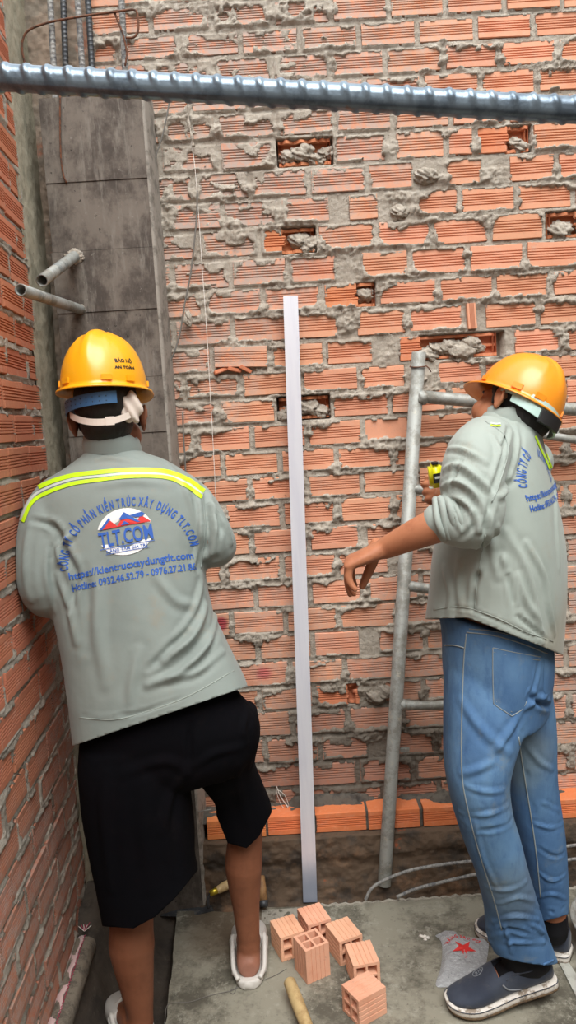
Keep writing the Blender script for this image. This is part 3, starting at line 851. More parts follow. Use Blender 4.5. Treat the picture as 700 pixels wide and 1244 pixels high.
def seam(name, px_pts, r, bvh, mat, parent, n=8):
    P = []
    for q in catmull([Vector((a, b, 0)) for a, b in px_pts], n):
        h = hit(bvh, q.x, q.y)
        if h[0] is not None: P.append(h[0] + h[1]*r*.3)
    if len(P) < 2: return None
    return tube(name, P, r, mat, parent, 5)

# ---- materials ----
def cloth(name, col, dirt=None, rough=.8, wv=900, c2=None, coord='Position', sheen=.15):
    m = MT(name, srgb(*col), rough, spec=.25, coord=coord); m.b.inputs['Sheen Weight'].default_value = 0.0 if sum(col) < 120 else sheen
    if c2: m.mix(m.mul(m.ramp(m.noise(7, 4, .6), .42, .65), .6), srgb(*c2))
    if dirt: m.mix(m.mul(m.ramp(m.noise(11, 6, .7), .56, .72), .35), srgb(*dirt))
    m.bump(m.noise(wv, 2, .5), .10, .0006)
    m.bump(m.noise(22, 3, .5), .22, .006)
    return m
M_jacket = cloth('grey_green_work_twill', (137, 146, 141), (150, 138, 120), .62, 900, (128, 138, 134))
M_jacket.mix(M_jacket.mul(M_jacket.blob((.72, 1.75, .93), .16, 1, .4, 9), .45), srgb(136, 126, 106))
M_jacket.mix(M_jacket.mul(M_jacket.blob((-.52, 1.9, .78), .16, 1, .4, 9), .35), srgb(128, 118, 104))
M_jlight = cloth('pale_grey_green_twill', (156, 165, 158), (150, 140, 122), .6, 900, (148, 158, 152))
M_jlight.mix(M_jlight.mul(M_jlight.ramp(M_jlight.mul(M_jlight.blob((.72, 1.82, .92), .26, .7, .2, 9), 1.0), .2, .9), .55), srgb(148, 138, 116))
M_black = cloth('black_short_cloth', (9, 9, 13), (26, 22, 22), .95, 700, (13, 10, 14)); M_black.b.inputs['Specular IOR Level'].default_value = .08
M_denim = MT('worn_blue_denim', srgb(78, 112, 152), .85, spec=.2)
M_denim.mix(M_denim.ramp(M_denim.noise(6, 4, .6, (1, 1, .6)), .42, .68), srgb(98, 134, 170))
M_denim.mix(M_denim.mul(M_denim.ramp(M_denim.noise(34, 5, .7, (1, 1, .35)), .45, .7), .55), srgb(62, 94, 136))
M_denim.mix(M_denim.mul(M_denim.ramp(M_denim.noise(10, 6, .7), .55, .7), .5), srgb(122, 132, 132))
M_denim.mix(M_denim.mul(M_denim.blob((.52, 1.8, .72), .11, 1, .4, 9), .55), srgb(128, 136, 128))
M_denim.mix(M_denim.mul(M_denim.blob((.50, 1.72, .45), .09, 1, .5, 12), .35), srgb(120, 128, 126))
M_denim.bump(M_denim.noise(1000, 2, .5, (1, 1, .3)), .25, .0006); M_denim.bump(M_denim.noise(30, 4, .6), .3, .005)
M_seam = cloth('pale_stitching', (142, 150, 150), None, .85)
M_skin = MT('sunburnt_skin', srgb(176, 116, 84), .55, spec=.35)
M_skin.b.inputs['Subsurface Weight'].default_value = .08; M_skin.b.inputs['Subsurface Radius'].default_value = (.01, .004, .002)
M_skin.mix(M_skin.mul(M_skin.ramp(M_skin.noise(22, 5, .65), .45, .7), .5), srgb(150, 90, 64)); M_skin.bump(M_skin.noise(260, 4, .7), .25, .0008); M_skin.bump(M_skin.noise(60, 3, .6), .15, .002)
M_skinL = MT('tanned_skin_shade_darkened', srgb(136, 86, 62), .55, spec=.35)  # tanned skin, base colour darkened further for the shade on the legs
M_skinL.b.inputs['Subsurface Weight'].default_value = .05; M_skinL.b.inputs['Subsurface Radius'].default_value = (.01, .004, .002)
M_skinL.mix(M_skinL.mul(M_skinL.ramp(M_skinL.noise(26, 5, .65), .42, .7), .5), srgb(112, 68, 48)); M_skinL.bump(M_skinL.noise(240, 4, .7), .3, .001)
M_skinL.mix(M_skinL.mul(M_skinL.ramp(M_skinL.blob((-.19, 1.99, .08), .06, 1, .3, 12), .2, .9), .6), srgb(176, 128, 112))
M_hair = MT('black_hair', srgb(26, 22, 21), .55); M_hair.bump(M_hair.noise(500, 3, .6, (1, 1, .15)), .6, .002)
def gloss(name, col, rough=.32, dirt=None, coat=.2, coord='Position'):
    m = MT(name, srgb(*col), rough, coord=coord, spec=.5); m.b.inputs['Coat Weight'].default_value = coat; m.b.inputs['Coat Roughness'].default_value = .25
    if dirt: m.mix(m.mul(m.ramp(m.noise(45, 6, .75), .58, .72), .3), srgb(*dirt))
    m.bump(m.noise(40, 2, .5), .05, .002)
    return m
M_helY = gloss('yellow_helmet_plastic', (246, 172, 22), .3, (206, 150, 60))
M_helO = gloss('orange_helmet_plastic', (240, 148, 34), .3, (214, 150, 90))
M_blueband = gloss('blue_plastic_band', (52, 98, 142), .5, (90, 110, 130))
M_white = cloth('offwhite_webbing', (222, 208, 196), (180, 160, 140), .8)
M_teal = gloss('pale_teal_plastic', (176, 204, 196), .5)
M_dark = gloss('black_plastic', (26, 26, 28), .5)
M_lime = MT('lime_reflective_tape', srgb(196, 240, 30), .45); 
M_silver = MT('silver_reflective_tape', srgb(196, 204, 196), .4)
M_blue = MT('blue_print_ink', srgb(44, 92, 178), .7)
M_red = MT('red_print_ink', srgb(216, 52, 48), .7)
M_wht = MT('white_print_ink', srgb(236, 236, 234), .7)
M_grit = MT('white_shoe_rubber', srgb(214, 208, 200), .7); M_grit.mix(M_grit.mul(M_grit.ramp(M_grit.noise(40, 5, .7), .5, .62), .8), srgb(112, 92, 70))

# ---- heads, hands, helmets in a local frame: +Y is where the face looks, +Z up, origin at the head's middle ----
def add_head(bm, M):
    R = M.to_3x3().normalized()
    def B(c, r, rot=None): ball(bm, M @ Vector(c), r, R @ (rot or Matrix.Identity(3)), 18)
    B((0, -.012, .035), (.076, .096, .086)); B((0, .030, -.030), (.060, .066, .078))
    B((0, .046, -.074), (.042, .044, .036)); B((0, .050, -.010), (.056, .045, .045))
    B((0, .074, .018), (.050, .026, .020))                      # brow
    B((0, .100, -.018), (.012, .018, .024)); B((0, .109, -.030), (.016, .013, .010))    # nose
    for s in (-1, 1):
        B((s*.011, .102, -.031), (.009, .010, .008)); B((s*.038, .070, -.030), (.027, .027, .030)); B((s*.046, .040, -.040), (.024, .034, .034))
        B((s*.030, .086, .002), (.014, .008, .009))             # eyelid mound
    B((0, .095, -.056), (.021, .012, .006)); B((0, .093, -.066), (.018, .012, .007)); B((0, .084, -.092), (.019, .018, .016))
def add_neck(bm, M, base):
    p = M @ Vector((0, -.018, -.045))
    limb(bm, [p, p.lerp(Vector(base), .55), Vector(base)], [.056, .054, .062], 4, 18)
def ear_mesh(M, s):
    """ear shell: rim, bowl and lobe"""
    bm = bmesh.new(); P = []
    for i in range(19):
        a = math.radians(-95 + i*(300/18)); e = .029 if math.sin(a) > 0 else .026
        P.append((s*.0, math.cos(a)*-.015 - .001*i/18, math.sin(a)*e))
    out = [Vector((s*(.012 - .004*math.cos(i/18*math.pi*2) - .35*min(0, p[1])), p[1], p[2])) for i, p in enumerate(P)]
    bm_tube(bm, [M @ (Vector((s*.071, -.002, -.005)) + q) for q in out], [.0042]*19, 8)
    ball(bm, M @ Vector((s*.080, -.002, -.028)), (.006, .010, .010), M.to_3x3().normalized(), 10)
    ball(bm, M @ Vector((s*.079, -.002, -.006)), (.009, .015, .025), M.to_3x3().normalized(), 12)
    return bm
def add_ears(bm, M):
    for s in (-1, 1):
        b = ear_mesh(M, s); me = bpy.data.meshes.new('e'); b.to_mesh(me); b.free(); bm.from_mesh(me); bpy.data.meshes.remove(me)
def hair_obj(M, parent, HE=None):
    bm = bmesh.new(); R = M.to_3x3().normalized()
    ball(bm, M @ Vector((0, -.016, .038)), (.0805, .098, .089), R, 26)
    ball(bm, M @ Vector((0, -.036, -.018)), (.066, .056, .054), R, 20)
    for s in (-1, 1): ball(bm, M @ Vector((s*.069, .018, .008)), (.011, .013, .034), R, 12)
    me = fuse(bm, .0045, 3)
    V = co_of(me); N = no_of(me)
    set_co(me, V + N*(.003*(fbm(V[:, 0]*140 + V[:, 1]*60, V[:, 2]*60, 3, 6)-.5))[:, None])
    if HE is not None: tuck(me, HE)
    return mesh_obj('hair', me, M_hair, parent, True)
def eyes_obj(M, parent):
    for s in (-1, 1):
        bm = bmesh.new(); ball(bm, M @ Vector((s*.030, .0845, .001)), (.0125, .011, .0075), M.to_3x3().normalized(), 14); bm_obj('eye', bm, M_dark, parent, True)
        bm = bmesh.new(); bm_tube(bm, [M @ Vector((s*(.016 + .008*i), .102 - .0035*i*i/3, .020 + .002*math.sin(i*1.1))) for i in range(5)], [.0016, .0028, .003, .0026, .0012], 6)
        bm_obj('eyebrow', bm, M_hair, parent, True)
def helmet(name, M, mat, flip=1.0):
    """hard hat: dome with a raised centre ridge and two side ridges, rolled rim, peak at the front; local +Y front"""
    na, nb = 96, 30; v = []; f = []
    def shell(phi, t, inset=0.0):
        # t 0 = crown, 1 = rim ; phi 0 = front(+Y)
        th = t*math.pi/2
        rx, ry, rz = .112 - inset, .134 - inset, .140 - inset
        s_ = math.sin(th)**.80; c_ = math.cos(th)**1.05
        x = rx*s_*math.sin(phi); y = ry*s_*math.cos(phi); z = rz*c_
        # centre ridge running front to back over the top
        rid = math.exp(-(x/.0155)**4)*.0075*sstepf(.1, .5, c_); rid *= (1 if inset == 0 else 0)
        side = (math.exp(-((abs(x)-.030-.075*(1-c_)**1.1)/.0035)**2)*.0022)*sstepf(.25, .5, c_)*(1 if inset == 0 else 0)
        z += rid + side
        return Vector((x, y, z))
    for i in range(nb+1):
        for k in range(na): v.append(shell(2*math.pi*k/na, i/nb))
    # rim: flange outward, wider at the peak
    def brim(phi, w, dz):
        pk = max(0, math.cos(phi))**3.0
        base = shell(phi, 1.0); d = Vector((base.x, base.y, 0)).normalized()
        ww = w*(.0125 + .040*pk); return base + d*ww + Vector((0, 0, dz - .012*pk*w - .004*w))
    for (w, dz) in ((.3, -.002), (.7, -.003), (.95, -.0025), (1.06, -.005), (1.0, -.0078), (.6, -.007), (.1, -.006)):
        for k in range(na): v.append(brim(2*math.pi*k/na, w, dz))
    for i in range(nb, -1, -1):
        if i % 2 == 0 or i == 0:
            for k in range(na):
                p = shell(2*math.pi*k/na, i/nb, .0035); v.append(p + Vector((0, 0, -.001)))
    rows = len(v)//na
    for i in range(rows-1):
        for k in range(na):
            f.append((i*na+k, i*na+(k+1) % na, (i+1)*na+(k+1) % na, (i+1)*na+k))
    root = empty(name, M.translation, M.to_euler())
    o = py_obj('shell', [M @ p for p in v], [q[::-1] for q in f], mat, root, True)
    # small slot bosses on the rim
    for ang in (62, 118, 150, 242, 298, 210):
        a = math.radians(ang); p = shell(a, .93); d = Vector((math.sin(a), math.cos(a), 0))
        rot = (M.to_3x3().normalized() @ Matrix.Rotation(-a, 3, 'Z'))
        bm = bmesh.new(); bm_box(bm, M @ (p + d*.0005 + Vector((0, 0, -.002))), (.026, .007, .015), rot, .0012); bm_obj('slot_boss', bm, mat, root)
    return root
def tuck(me, HE, z0=-.012):
    """press hair and scalp in under the hard hat"""
    I = HE.inverted(); V = co_of(me)
    A = np.array(I); L = V @ A[:3, :3].T + A[:3, 3]
    r = np.sqrt((L[:, 0]/.100)**2 + (L[:, 1]/.122)**2 + (np.maximum(L[:, 2], 0)/.122)**2)
    m = (L[:, 2] > z0) & (r > 1); L[m] /= r[m][:, None]
    B = np.array(HE); set_co(me, L @ B[:3, :3].T + B[:3, 3])
def sstepf(a, b, x):
    t = max(0, min(1, (x-a)/(b-a))); return t*t*(3-2*t)
def add_hand(bm, wrist, fwd, back, side, curls=(.5, .6, .7, .8), spread=.12, thumb=(.6, .3), size=1.0, lens=None, thumb_dir=None):
    """wrist point; fwd from wrist to knuckles; back = out of the back of the hand; side = towards the thumb.
    curls: bend per finger (index..little), radians per joint"""
    F = Vector(fwd).normalized(); S_ = Vector(side); S_ = (S_ - F*S_.dot(F)).normalized(); B = F.cross(S_); B = B if B.dot(Vector(back)) > 0 else -B
    z = size; W = Vector(wrist)
    pr = []
    for t, w, d in ((-.012, .026, .020), (.012, .030, .019), (.045, .038, .016), (.078, .042, .0135), (.090, .040, .011)):
        pr.append((W + F*t*z, S_*w*z, B*d*z))
    bm_loft(bm, sm_rings(pr, 3), 18, 2.4)
    lens = lens or (.072, .080, .075, .058)
    for i, (c, L) in enumerate(zip(curls, lens)):
        off = (.030, .0105, -.0095, -.0285)[i]; p = W + F*(.082 - .004*abs(i-1))*z + S_*off*z
        d = (F + S_*spread*(1.2 - i*.8)).normalized(); P = [p - d*.02*z, p]; rr = [.0098*z, .0100*z]
        seg = (.46, .30, .24)
        for j, q in enumerate(seg):
            cc = c if isinstance(c, tuple) else (c*.7, c, c)
            d = (Quaternion(B.cross(F), cc[j]) @ d).normalized()
            p = p + d*L*q*z; P.append(p.copy()); rr.append((.0092, .0084, .0070)[j]*z)
        limb(bm, P, rr, 3, 10)
        ball(bm, P[1] + B*.004*z, (.009*z,)*3, None, 8)
    t0 = W + F*.022*z + S_*.026*z
    td = Vector(thumb_dir).normalized() if thumb_dir else (F*math.cos(thumb[0]) + S_*math.sin(thumb[0]) - B*thumb[1]).normalized()
    P = [t0 - td*.012*z, t0 + td*.032*z]; td2 = (td*.85 + F*.35 - B*.15).normalized()
    P += [P[1] + td2*.034*z, P[1] + td2*.060*z]
    limb(bm, P, [.016*z, .0125*z, .0105*z, .0085*z], 3, 12)
# ---------------- shared people pieces ----------------
def PR(L, R, y, b, y2=None, U=None, F=None):
    """cross-section between two silhouette points at depth y (y2 for the right one), half depth b"""
    a = at_y(L[0], L[1], y); c = at_y(R[0], R[1], y if y2 is None else y2)
    return ((a+c)/2, (c-a)/2, Vector((0, b, 0)))
def arc_band(name, M, rx, ry, a0, a1, z0, z1, hgt, thick, mat, parent, tilt=0, bow=0, n=22):
    """webbing band round the head: angles in degrees measured from +X (the right ear) through -Y (nape)"""
    v = []; f = []
    for i in range(n+1):
        t = i/n; a = math.radians(lerp(a0, a1, t)); z = lerp(z0, z1, t) - bow*math.sin(math.pi*t)
        d = Vector((math.cos(a), -math.sin(a), 0)); p = Vector((rx*math.cos(a), -ry*math.sin(a), z))
        for (o, h) in ((0, -hgt/2), (thick, -hgt/2), (thick, hgt/2), (0, hgt/2)): v.append(M @ (p + d*o + Vector((0, 0, h))))
    for i in range(n):
        for k in range(4): f.append((4*i+k, 4*i+(k+1) % 4, 4*i+4+(k+1) % 4, 4*i+4+k))
    f += [(3, 2, 1, 0), (4*n, 4*n+1, 4*n+2, 4*n+3)]
    return py_obj(name, v, f, mat, parent, False)
def jacket_print(parent, bvh, O, U, V, Nn, sc=1.0, badge=True):
    """company print: arc of letters, round badge with roofs, two straight lines; U, V span the print (metres)"""
    def place(u, v):
        p = O + U*u*sc + V*v*sc - Nn*.35
        return p, Nn
    if badge:
        P = text_arc('CÔNG TY CỔ PHẦN KIẾN TRÚC XÂY DỰNG TLT.COM', 0, -.047, .138, .116, 181, 2, .0200, .92, .03)
    else:
        P = text_arc('CÔNG TY CỔ', -.040, -.045, .085, .080, 176, 112, .022, .95, .03) + text_arc('ÚC XÂY DỰNG', -.075, -.055, .100, .090, 66, 4, .020, .95, .03)
    P += text_line('https://kientrucxaydungtlt.com', -.140, -.070, .0160, .280, 0.0, .022)
    P += text_line('Hotline: 0932.46.52.79 - 0976.27.21.86', -.138, -.096, .0155, .280, 0.0, .022)
    print_flat('company_lettering', P, place, bvh, M_blue, parent, .0016)
    if not badge: return
    cv = .012; RX, RY = .062, .053
    E = lambda a: (RX*math.cos(math.radians(a)), cv + RY*math.sin(math.radians(a)))
    print_flat('badge_disc', [poly2([E(a) for a in range(12, 169, 8)]), poly2([E(a) for a in range(203, 338, 8)])], place, bvh, M_wht, parent, .0016)
    dv = cv - .028
    sh_ = lambda L: [(x*1.08, y+dv) for x, y in L]
    roofs = [poly2(sh_([(-.046, .041), (-.028, .060), (-.012, .041)])), poly2(sh_([(-.016, .041), (.004, .066), (.030, .041)])), poly2(sh_([(.020, .041), (.038, .058), (.056, .041)]))]
    print_flat('badge_roofs', roofs, place, bvh, M_red, parent, .0024)
    blue = [poly2(sh_([(-.052, .041), (-.028, .066), (-.026, .061), (-.045, .041)])), poly2(sh_([(-.008, .058), (.004, .072), (.034, .044), (.028, .044), (.004, .065), (-.004, .055)])), poly2(sh_([(.014, .062), (.040, .066), (.046, .060), (.038, .055), (.026, .056)])), poly2(sh_([(-.006, .043), (.002, .052), (.012, .043)]))]
    blue += text_line('TLT.COM', -.060, -.014, .034, .120, 0, .022) + text_line('NÂNG TẦM GIÁ TRỊ', -.048, -.0290, .0066, .092, 0, .015)
    blue += [rect2(-.061, -.0195, .061, -.018), rect2(-.050, -.0325, .048, -.0312)]
    print_flat('badge_lettering', blue, place, bvh, M_blue, parent, .0030)
def frame_from(bvh, pc, pl, pr, pu):
    """print frame from four picture points on the back: centre, left, right, up"""
    C = hit(bvh, *pc)[0]; Lp = hit(bvh, *pl)[0]; Rp = hit(bvh, *pr)[0]; Up = hit(bvh, *pu)[0]
    U = (Rp-Lp).normalized(); V = (Up-C); V = (V - U*V.dot(U)).normalized(); N = U.cross(V)
    N = -N if N.y < 0 and False else N
    return C, U, V, -N
# ================= worker in shorts, at the corner =================
w1 = tag(empty('person', at_z(235, 1200, 0.0)), 'worker seen from behind in yellow helmet, grey-green jacket and black shorts, leaning into the corner', 'person')
# --- jacket ---
bm = bmesh.new()
bm_loft(bm, sm_rings([PR((112,538),(164,535),1.965,.052), PR((102,552),(172,548),1.955,.062), PR((80,568),(203,560),1.945,.082), PR((46,592),(240,586),1.935,.102), PR((38,622),(252,620),1.93,.118),
    PR((48,680),(248,672),1.91,.128), PR((66,740),(256,732),1.885,.130), PR((79,800),(272,775),1.865,.132), PR((87,860),(288,808),1.85,.138), PR((92,904),(300,834),1.84,.146), PR((95,935),(307,866),1.835,.15)], 4), 40, 2.5)
def A3(*q): return at_y(*q)
limb(bm, [A3(72,606,1.93), A3(56,632,1.89), A3(50,678,1.855), A3(56,718,1.85), A3(76,718,1.94), A3(106,692,2.07)], [.062,.062,.060,.062,.056,.05], 5, 20)
limb(bm, [A3(215,600,1.94), A3(238,622,1.93), A3(258,656,1.91), A3(259,664,1.94), A3(243,656,2.03), A3(222,632,2.13)], [.062,.062,.058,.056,.052,.046], 5, 20)
me = fuse(bm, .0065, 5)
b0 = tree(me)
F1 = [  # creases: picture points, height, width
 ([(247,592),(252,630),(250,665),(240,690)], -.010, .010), ([(64,640),(78,670),(92,700),(84,740)], -.008, .010), ([(40,632),(66,640),(80,662)], -.006, .008),
 ([(90,648),(74,662),(72,684)], .007, .009), ([(70,700),(84,735),(92,780)], .006, .010), ([(122,700),(118,760),(128,830)], .004, .016), ([(100,690),(106,730),(104,790)], -.004, .014),
 ([(200,560),(228,600),(244,650)], .004, .010), ([(250,735),(232,775),(200,800)], .010, .012), ([(262,748),(250,785),(220,815),(180,832)], .009, .010), ([(246,700),(238,740),(215,775)], .005, .010),
 ([(272,790),(240,815),(206,826)], .006, .009), ([(226,770),(205,790),(182,812)], -.006, .009), ([(168,790),(160,830),(158,860)], .004, .012), ([(255,610),(272,636),(282,660)], .006, .008), ([(262,600),(268,640),(262,680)], -.005, .007),
 ([(258,672),(262,640),(256,612)], .005, .006), ([(35,640),(30,680),(36,730)], .004, .010), ([(58,660),(56,700),(66,742)], .004, .008), ([(150,640),(150,700),(160,760)], .002, .03), ([(110,560),(130,556),(160,560)], .003, .008),
 ([(100,870),(160,868),(220,848),(292,812)], -.0035, .004), ([(118,590),(160,584),(205,588)], .002, .012), ([(190,700),(215,730),(236,735)], .004, .012), ([(238,600),(246,640),(236,690)], .004, .008)]
folds(me, b0, [(a, h*1.55, w*.92) for a, h, w in F1], .0024)
hp = [at_y(92, 905, 1.69), at_y(300, 834, 1.69), at_y(300, 834, 1.98)]
hn = (hp[1]-hp[0]).cross(hp[2]-hp[0]).normalized(); hn = hn if hn.z < 0 else -hn
cut_open(me, hp[0], hn)
jk = mesh_obj('jacket', me, M_jacket, w1, True)
sd = jk.modifiers.new('t', 'SOLIDIFY'); sd.thickness = .004; sd.offset = -1
b1 = tree(me)
# collar: stand-up fold round the neck
v = []; f = []; n = 30
cA = at_y(136, 541, 1.955)
for i in range(n+1):
    a = math.radians(-75 + 330*i/n - 0); 
    for (r, z) in ((.068, -.030), (.071, -.004), (.066, .016), (.060, .022), (.056, .010), (.058, -.026)):
        v.append(cA + Vector((math.sin(a)*r*1.05, -math.cos(a)*r*.95, z + .010*math.cos(a) - .006*math.sin(a) + .003*math.sin(i*1.7)*(z > .01))))
for i in range(n):
    for k in range(5): f.append((6*i+k, 6*i+k+1, 6*i+k+7, 6*i+k+6))
o = py_obj('collar', v, f, M_jacket, jk, True)
# bands
ribbon_on('lime_stripe', [(22,630),(34,604),(52,590),(84,579),(120,574),(160,571),(200,573),(228,583),(248,597)], 5.2, b1, M_lime, jk)
ribbon_on('lime_stripe', [(28,634),(39,611),(57,599),(88,588),(122,583),(160,579),(200,580),(224,589),(245,604)][::1], 4.4, b1, M_lime, jk)
ribbon_on('silver_stripe', [(25,632),(37,607),(55,594),(86,583),(121,578.5),(160,575),(200,576.5),(226,586),(247,600)], 3.0, b1, M_silver, jk, .0012)
seam('hem_stitching', [(97,872),(140,874),(180,864),(230,845),(292,810)], .0012, b1, M_jlight, jk)
seam('armhole_seam', [(246,600),(249,640),(246,675),(244,690)], .0014, b1, M_jacket, jk)
C, U, V, N = frame_from(b1, (153,652), (85,664), (222,640), (150,600))
jacket_print(jk, b1, C, U, V, N, 1.06)
# --- shorts ---
bm = bmesh.new()
bm_loft(bm, sm_rings([PR((108,862),(272,812),1.855,.108), PR((100,888),(288,842),1.845,.118), PR((97,915),(314,872),1.85,.128), PR((98,942),(314,906),1.855,.125), PR((112,960),(300,930),1.86,.10)], 4), 32, 2.4)
bm_loft(bm, sm_rings([PR((100,900),(222,890),1.845,.12), PR((97,930),(228,925),1.835,.12), PR((100,970),(232,965),1.83,.118), PR((107,1015),(236,1005),1.825,.11), PR((117,1065),(237,1040),1.82,.105), PR((128,1118),(240,1062),1.815,.105), PR((132,1150),(243,1085),1.815,.105)], 4), 32, 2.5)
bm_loft(bm, sm_rings([PR((205,880),(312,862),1.87,.115), PR((226,915),(316,892),1.885,.112), PR((243,945),(310,928),1.92,.10), PR((261,972),(320,956),1.945,.082), PR((264,1004),(331,984),1.96,.080), PR((272,1030),(326,1012),1.965,.076), PR((277,1050),(320,1035),1.965,.07)], 4), 28, 2.4)
me = fuse(bm, .0065, 4); b2 = tree(me)
folds(me, b2, [([(130,940),(126,1000),(134,1080)], .006, .014), ([(180,950),(176,1010),(182,1080)], .005, .016), ([(226,935),(200,925),(150,940)], .005, .012), ([(232,930),(210,960),(196,1010)], .006, .012),
   ([(240,930),(262,915),(300,905)], .005, .010), ([(300,860),(296,890),(304,930)], .005, .008), ([(215,960),(212,1010),(218,1055)], -.005, .012), ([(290,930),(292,960),(300,1000)], .004, .012), ([(232,880),(230,905),(230,935)], -.008, .008)], .003)
lp = [at_y(130, 1124, 1.72), at_y(238, 1064, 1.72), at_y(238, 1064, 1.92)]
ln = (lp[1]-lp[0]).cross(lp[2]-lp[0]).normalized(); ln = ln if ln.z < 0 else -ln
rp = [at_y(270, 1022, 1.9), at_y(331, 988, 1.9), at_y(331, 990, 2.05)]
rn = (rp[1]-rp[0]).cross(rp[2]-rp[0]).normalized(); rn = rn if rn.z < 0 else -rn
def plane3(a, b, y0_, y1_, dy=0):
    P = [at_y(a[0], a[1], y0_), at_y(b[0], b[1], y0_), at_y(b[0], b[1]+dy, y1_)]; q = (P[1]-P[0]).cross(P[2]-P[0]).normalized(); return P[0], (q if q.z < 0 else -q)
def cut_legs(bmm, zlim, classify):
    """split the faces below zlim into the two legs and trim each with its own planes"""
    low = {fc for fc in bmm.faces if fc.calc_center_median().z < zlim}; comps = []
    while low:
        st_ = [low.pop()]; comp = list(st_)
        while st_:
            fc = st_.pop()
            for e in fc.edges:
                for g in e.link_faces:
                    if g in low: low.remove(g); st_.append(g); comp.append(g)
        comps.append(comp)
    for comp in comps:
        if len(comp) < 50: continue
        c = sum((fc.calc_center_median() for fc in comp), Vector())/len(comp)
        for pp, nn in classify(c):
            comp = [fc for fc in comp if fc.is_valid]
            ge = list({e for fc in comp for e in fc.edges}); gv = list({q for fc in comp for q in fc.verts})
            r = bmesh.ops.bisect_plane(bmm, geom=gv+ge+comp, plane_co=pp, plane_no=nn, clear_outer=True)
            comp = [g for g in r['geom'] if isinstance(g, bmesh.types.BMFace) and g.is_valid]
bmm = bmesh.new(); bmm.from_mesh(me)
PLs = [plane3(a, b, 1.72, 1.92, -3) for a, b in (((130,1126),(165,1128)), ((162,1128),(188,1114)), ((186,1116),(214,1090)), ((212,1092),(239,1060)))]
PRs = [plane3(a, b, 1.9, 2.05, -2) for a, b in (((270,1008),(277,1025)), ((276,1024),(302,1031)), ((299,1031),(317,1014)), ((315,1016),(332,984)))]
xm = at_y(247, 980, 1.88).x
cut_legs(bmm, at_y(240, 965, 1.88).z, lambda c: PLs if c.x < xm else PRs)
bmm.to_mesh(me); bmm.free()
sh = mesh_obj('shorts', me, M_black, w1, True); sd = sh.modifiers.new('t', 'SOLIDIFY'); sd.thickness = .003; sd.offset = -1
M_redtrim = cloth('dark_red_trim', (140, 24, 40))
seam('red_waist_trim', [(262,850),(280,842),(297,835)], .003, b1, M_redtrim, sh)
# --- body: head, neck, trunk, arms with hands, legs and feet in one skin ---
HM = Matrix.Translation(at_y(132, 509, 1.97)) @ Matrix.Rotation(math.radians(4), 4, 'Z') @ Matrix.Rotation(math.radians(-2), 4, 'Y') @ Matrix.Rotation(math.radians(-6), 4, 'X') @ Matrix.Scale(1.08, 4)
HE = Matrix.Translation(at_y(127, 473, 1.962)) @ Matrix.Rotation(math.radians(-10), 4, 'Z') @ Matrix.Rotation(math.radians(-1), 4, 'Y') @ Matrix.Rotation(math.radians(-5), 4, 'X') @ Matrix.Diagonal((.93, .92, 1.0, 1))
bm = bmesh.new(); add_head(bm, HM); add_neck(bm, HM, at_y(137, 566, 1.95)); add_ears(bm, HM)
bm_loft(bm, sm_rings([PR((100,580),(185,575),1.95,.06), PR((65,605),(225,600),1.94,.085), PR((75,680),(232,670),1.915,.10), PR((90,780),(258,765),1.875,.10), PR((108,880),(284,840),1.855,.10), PR((120,930),(290,905),1.855,.09)], 3), 20, 2.2)
limb(bm, [A3(74,612,1.93), A3(53,680,1.86), A3(60,716,1.86)], [.05,.045,.04], 3, 12); limb(bm, [A3(60,716,1.86), A3(92,700,2.01), A3(120,674,2.15)], [.042,.038,.028], 3, 12)
limb(bm, [A3(222,610,1.94), A3(256,655,1.91), A3(258,662,1.93)], [.05,.044,.04], 3, 12); limb(bm, [A3(258,662,1.93), A3(242,654,2.03), A3(210,616,2.17)], [.04,.036,.027], 3, 12)
add_hand(bm, A3(120,674,2.15), A3(134,655,2.25)-A3(120,674,2.15), (-.3,-.5,.6), (1,0,.2), (.5,.6,.6,.7))
add_hand(bm, A3(210,616,2.17), A3(200,600,2.27)-A3(210,616,2.17), (.3,-.5,.6), (-1,0,.2), (.5,.6,.6,.7))
limb(bm, [A3(165,900,1.85), A3(168,1010,1.835), A3(161,1105,1.84), A3(160,1148,1.835), A3(166,1195,1.835), A3(170,1228,1.835)], [.088,.070,.054,.059,.044,.035], 5, 18)
limb(bm, [A3(262,890,1.87), A3(284,950,1.93), A3(298,1000,1.975), A3(296,1050,1.985), A3(299,1100,2.005), A3(302,1138,2.01)], [.080,.058,.045,.052,.038,.032], 5, 18)
f1a = at_z(303, 1178, ZS+.03); f1a = Vector((at_y(302,1150,2.0).x, 2.0, ZS+.035))
def foot(bm, heel, toe, z, s=1.0):
    heel = Vector(heel); d = (Vector(toe)-heel).normalized(); L = (Vector(toe)-heel).length; w = Vector((-d.y, d.x, 0))
    R = []
    for t, hw, zz, hh in ((0,.020,.026,.022), (.06,.032,.032,.030), (.2,.034,.042,.040), (.4,.034,.044,.040), (.62,.041,.034,.028), (.82,.044,.022,.019), (.94,.036,.017,.013), (1,.02,.014,.008)):
        R.append((heel + d*L*t + Vector((0,0,z+zz)), w*hw*s, Vector((0,0,hh*s))))
    bm_loft(bm, sm_rings(R, 3), 18, 2.2)
H1 = Vector((f1a.x-.001, 1.965, 0)); T1 = H1 + Vector((-.01, .235, 0))
foot(bm, H1, T1, ZS+.018); limb(bm, [A3(302,1130,2.01), Vector((H1.x, H1.y+.045, ZS+.07))], [.031,.033], 3, 14)
a2 = at_y(170, 1228, 1.835); H2 = Vector((a2.x+.005, a2.y-.045, 0)); T2 = H2 + Vector((-.10, .215, 0))
foot(bm, H2, T2, .018); limb(bm, [a2, Vector((H2.x-.008, H2.y+.045, .075))], [.035,.036], 3, 14)
me = fuse(bm, .0048, 3); tuck(me, HE)
body1 = mesh_obj('body', me, M_skinL, w1, True)
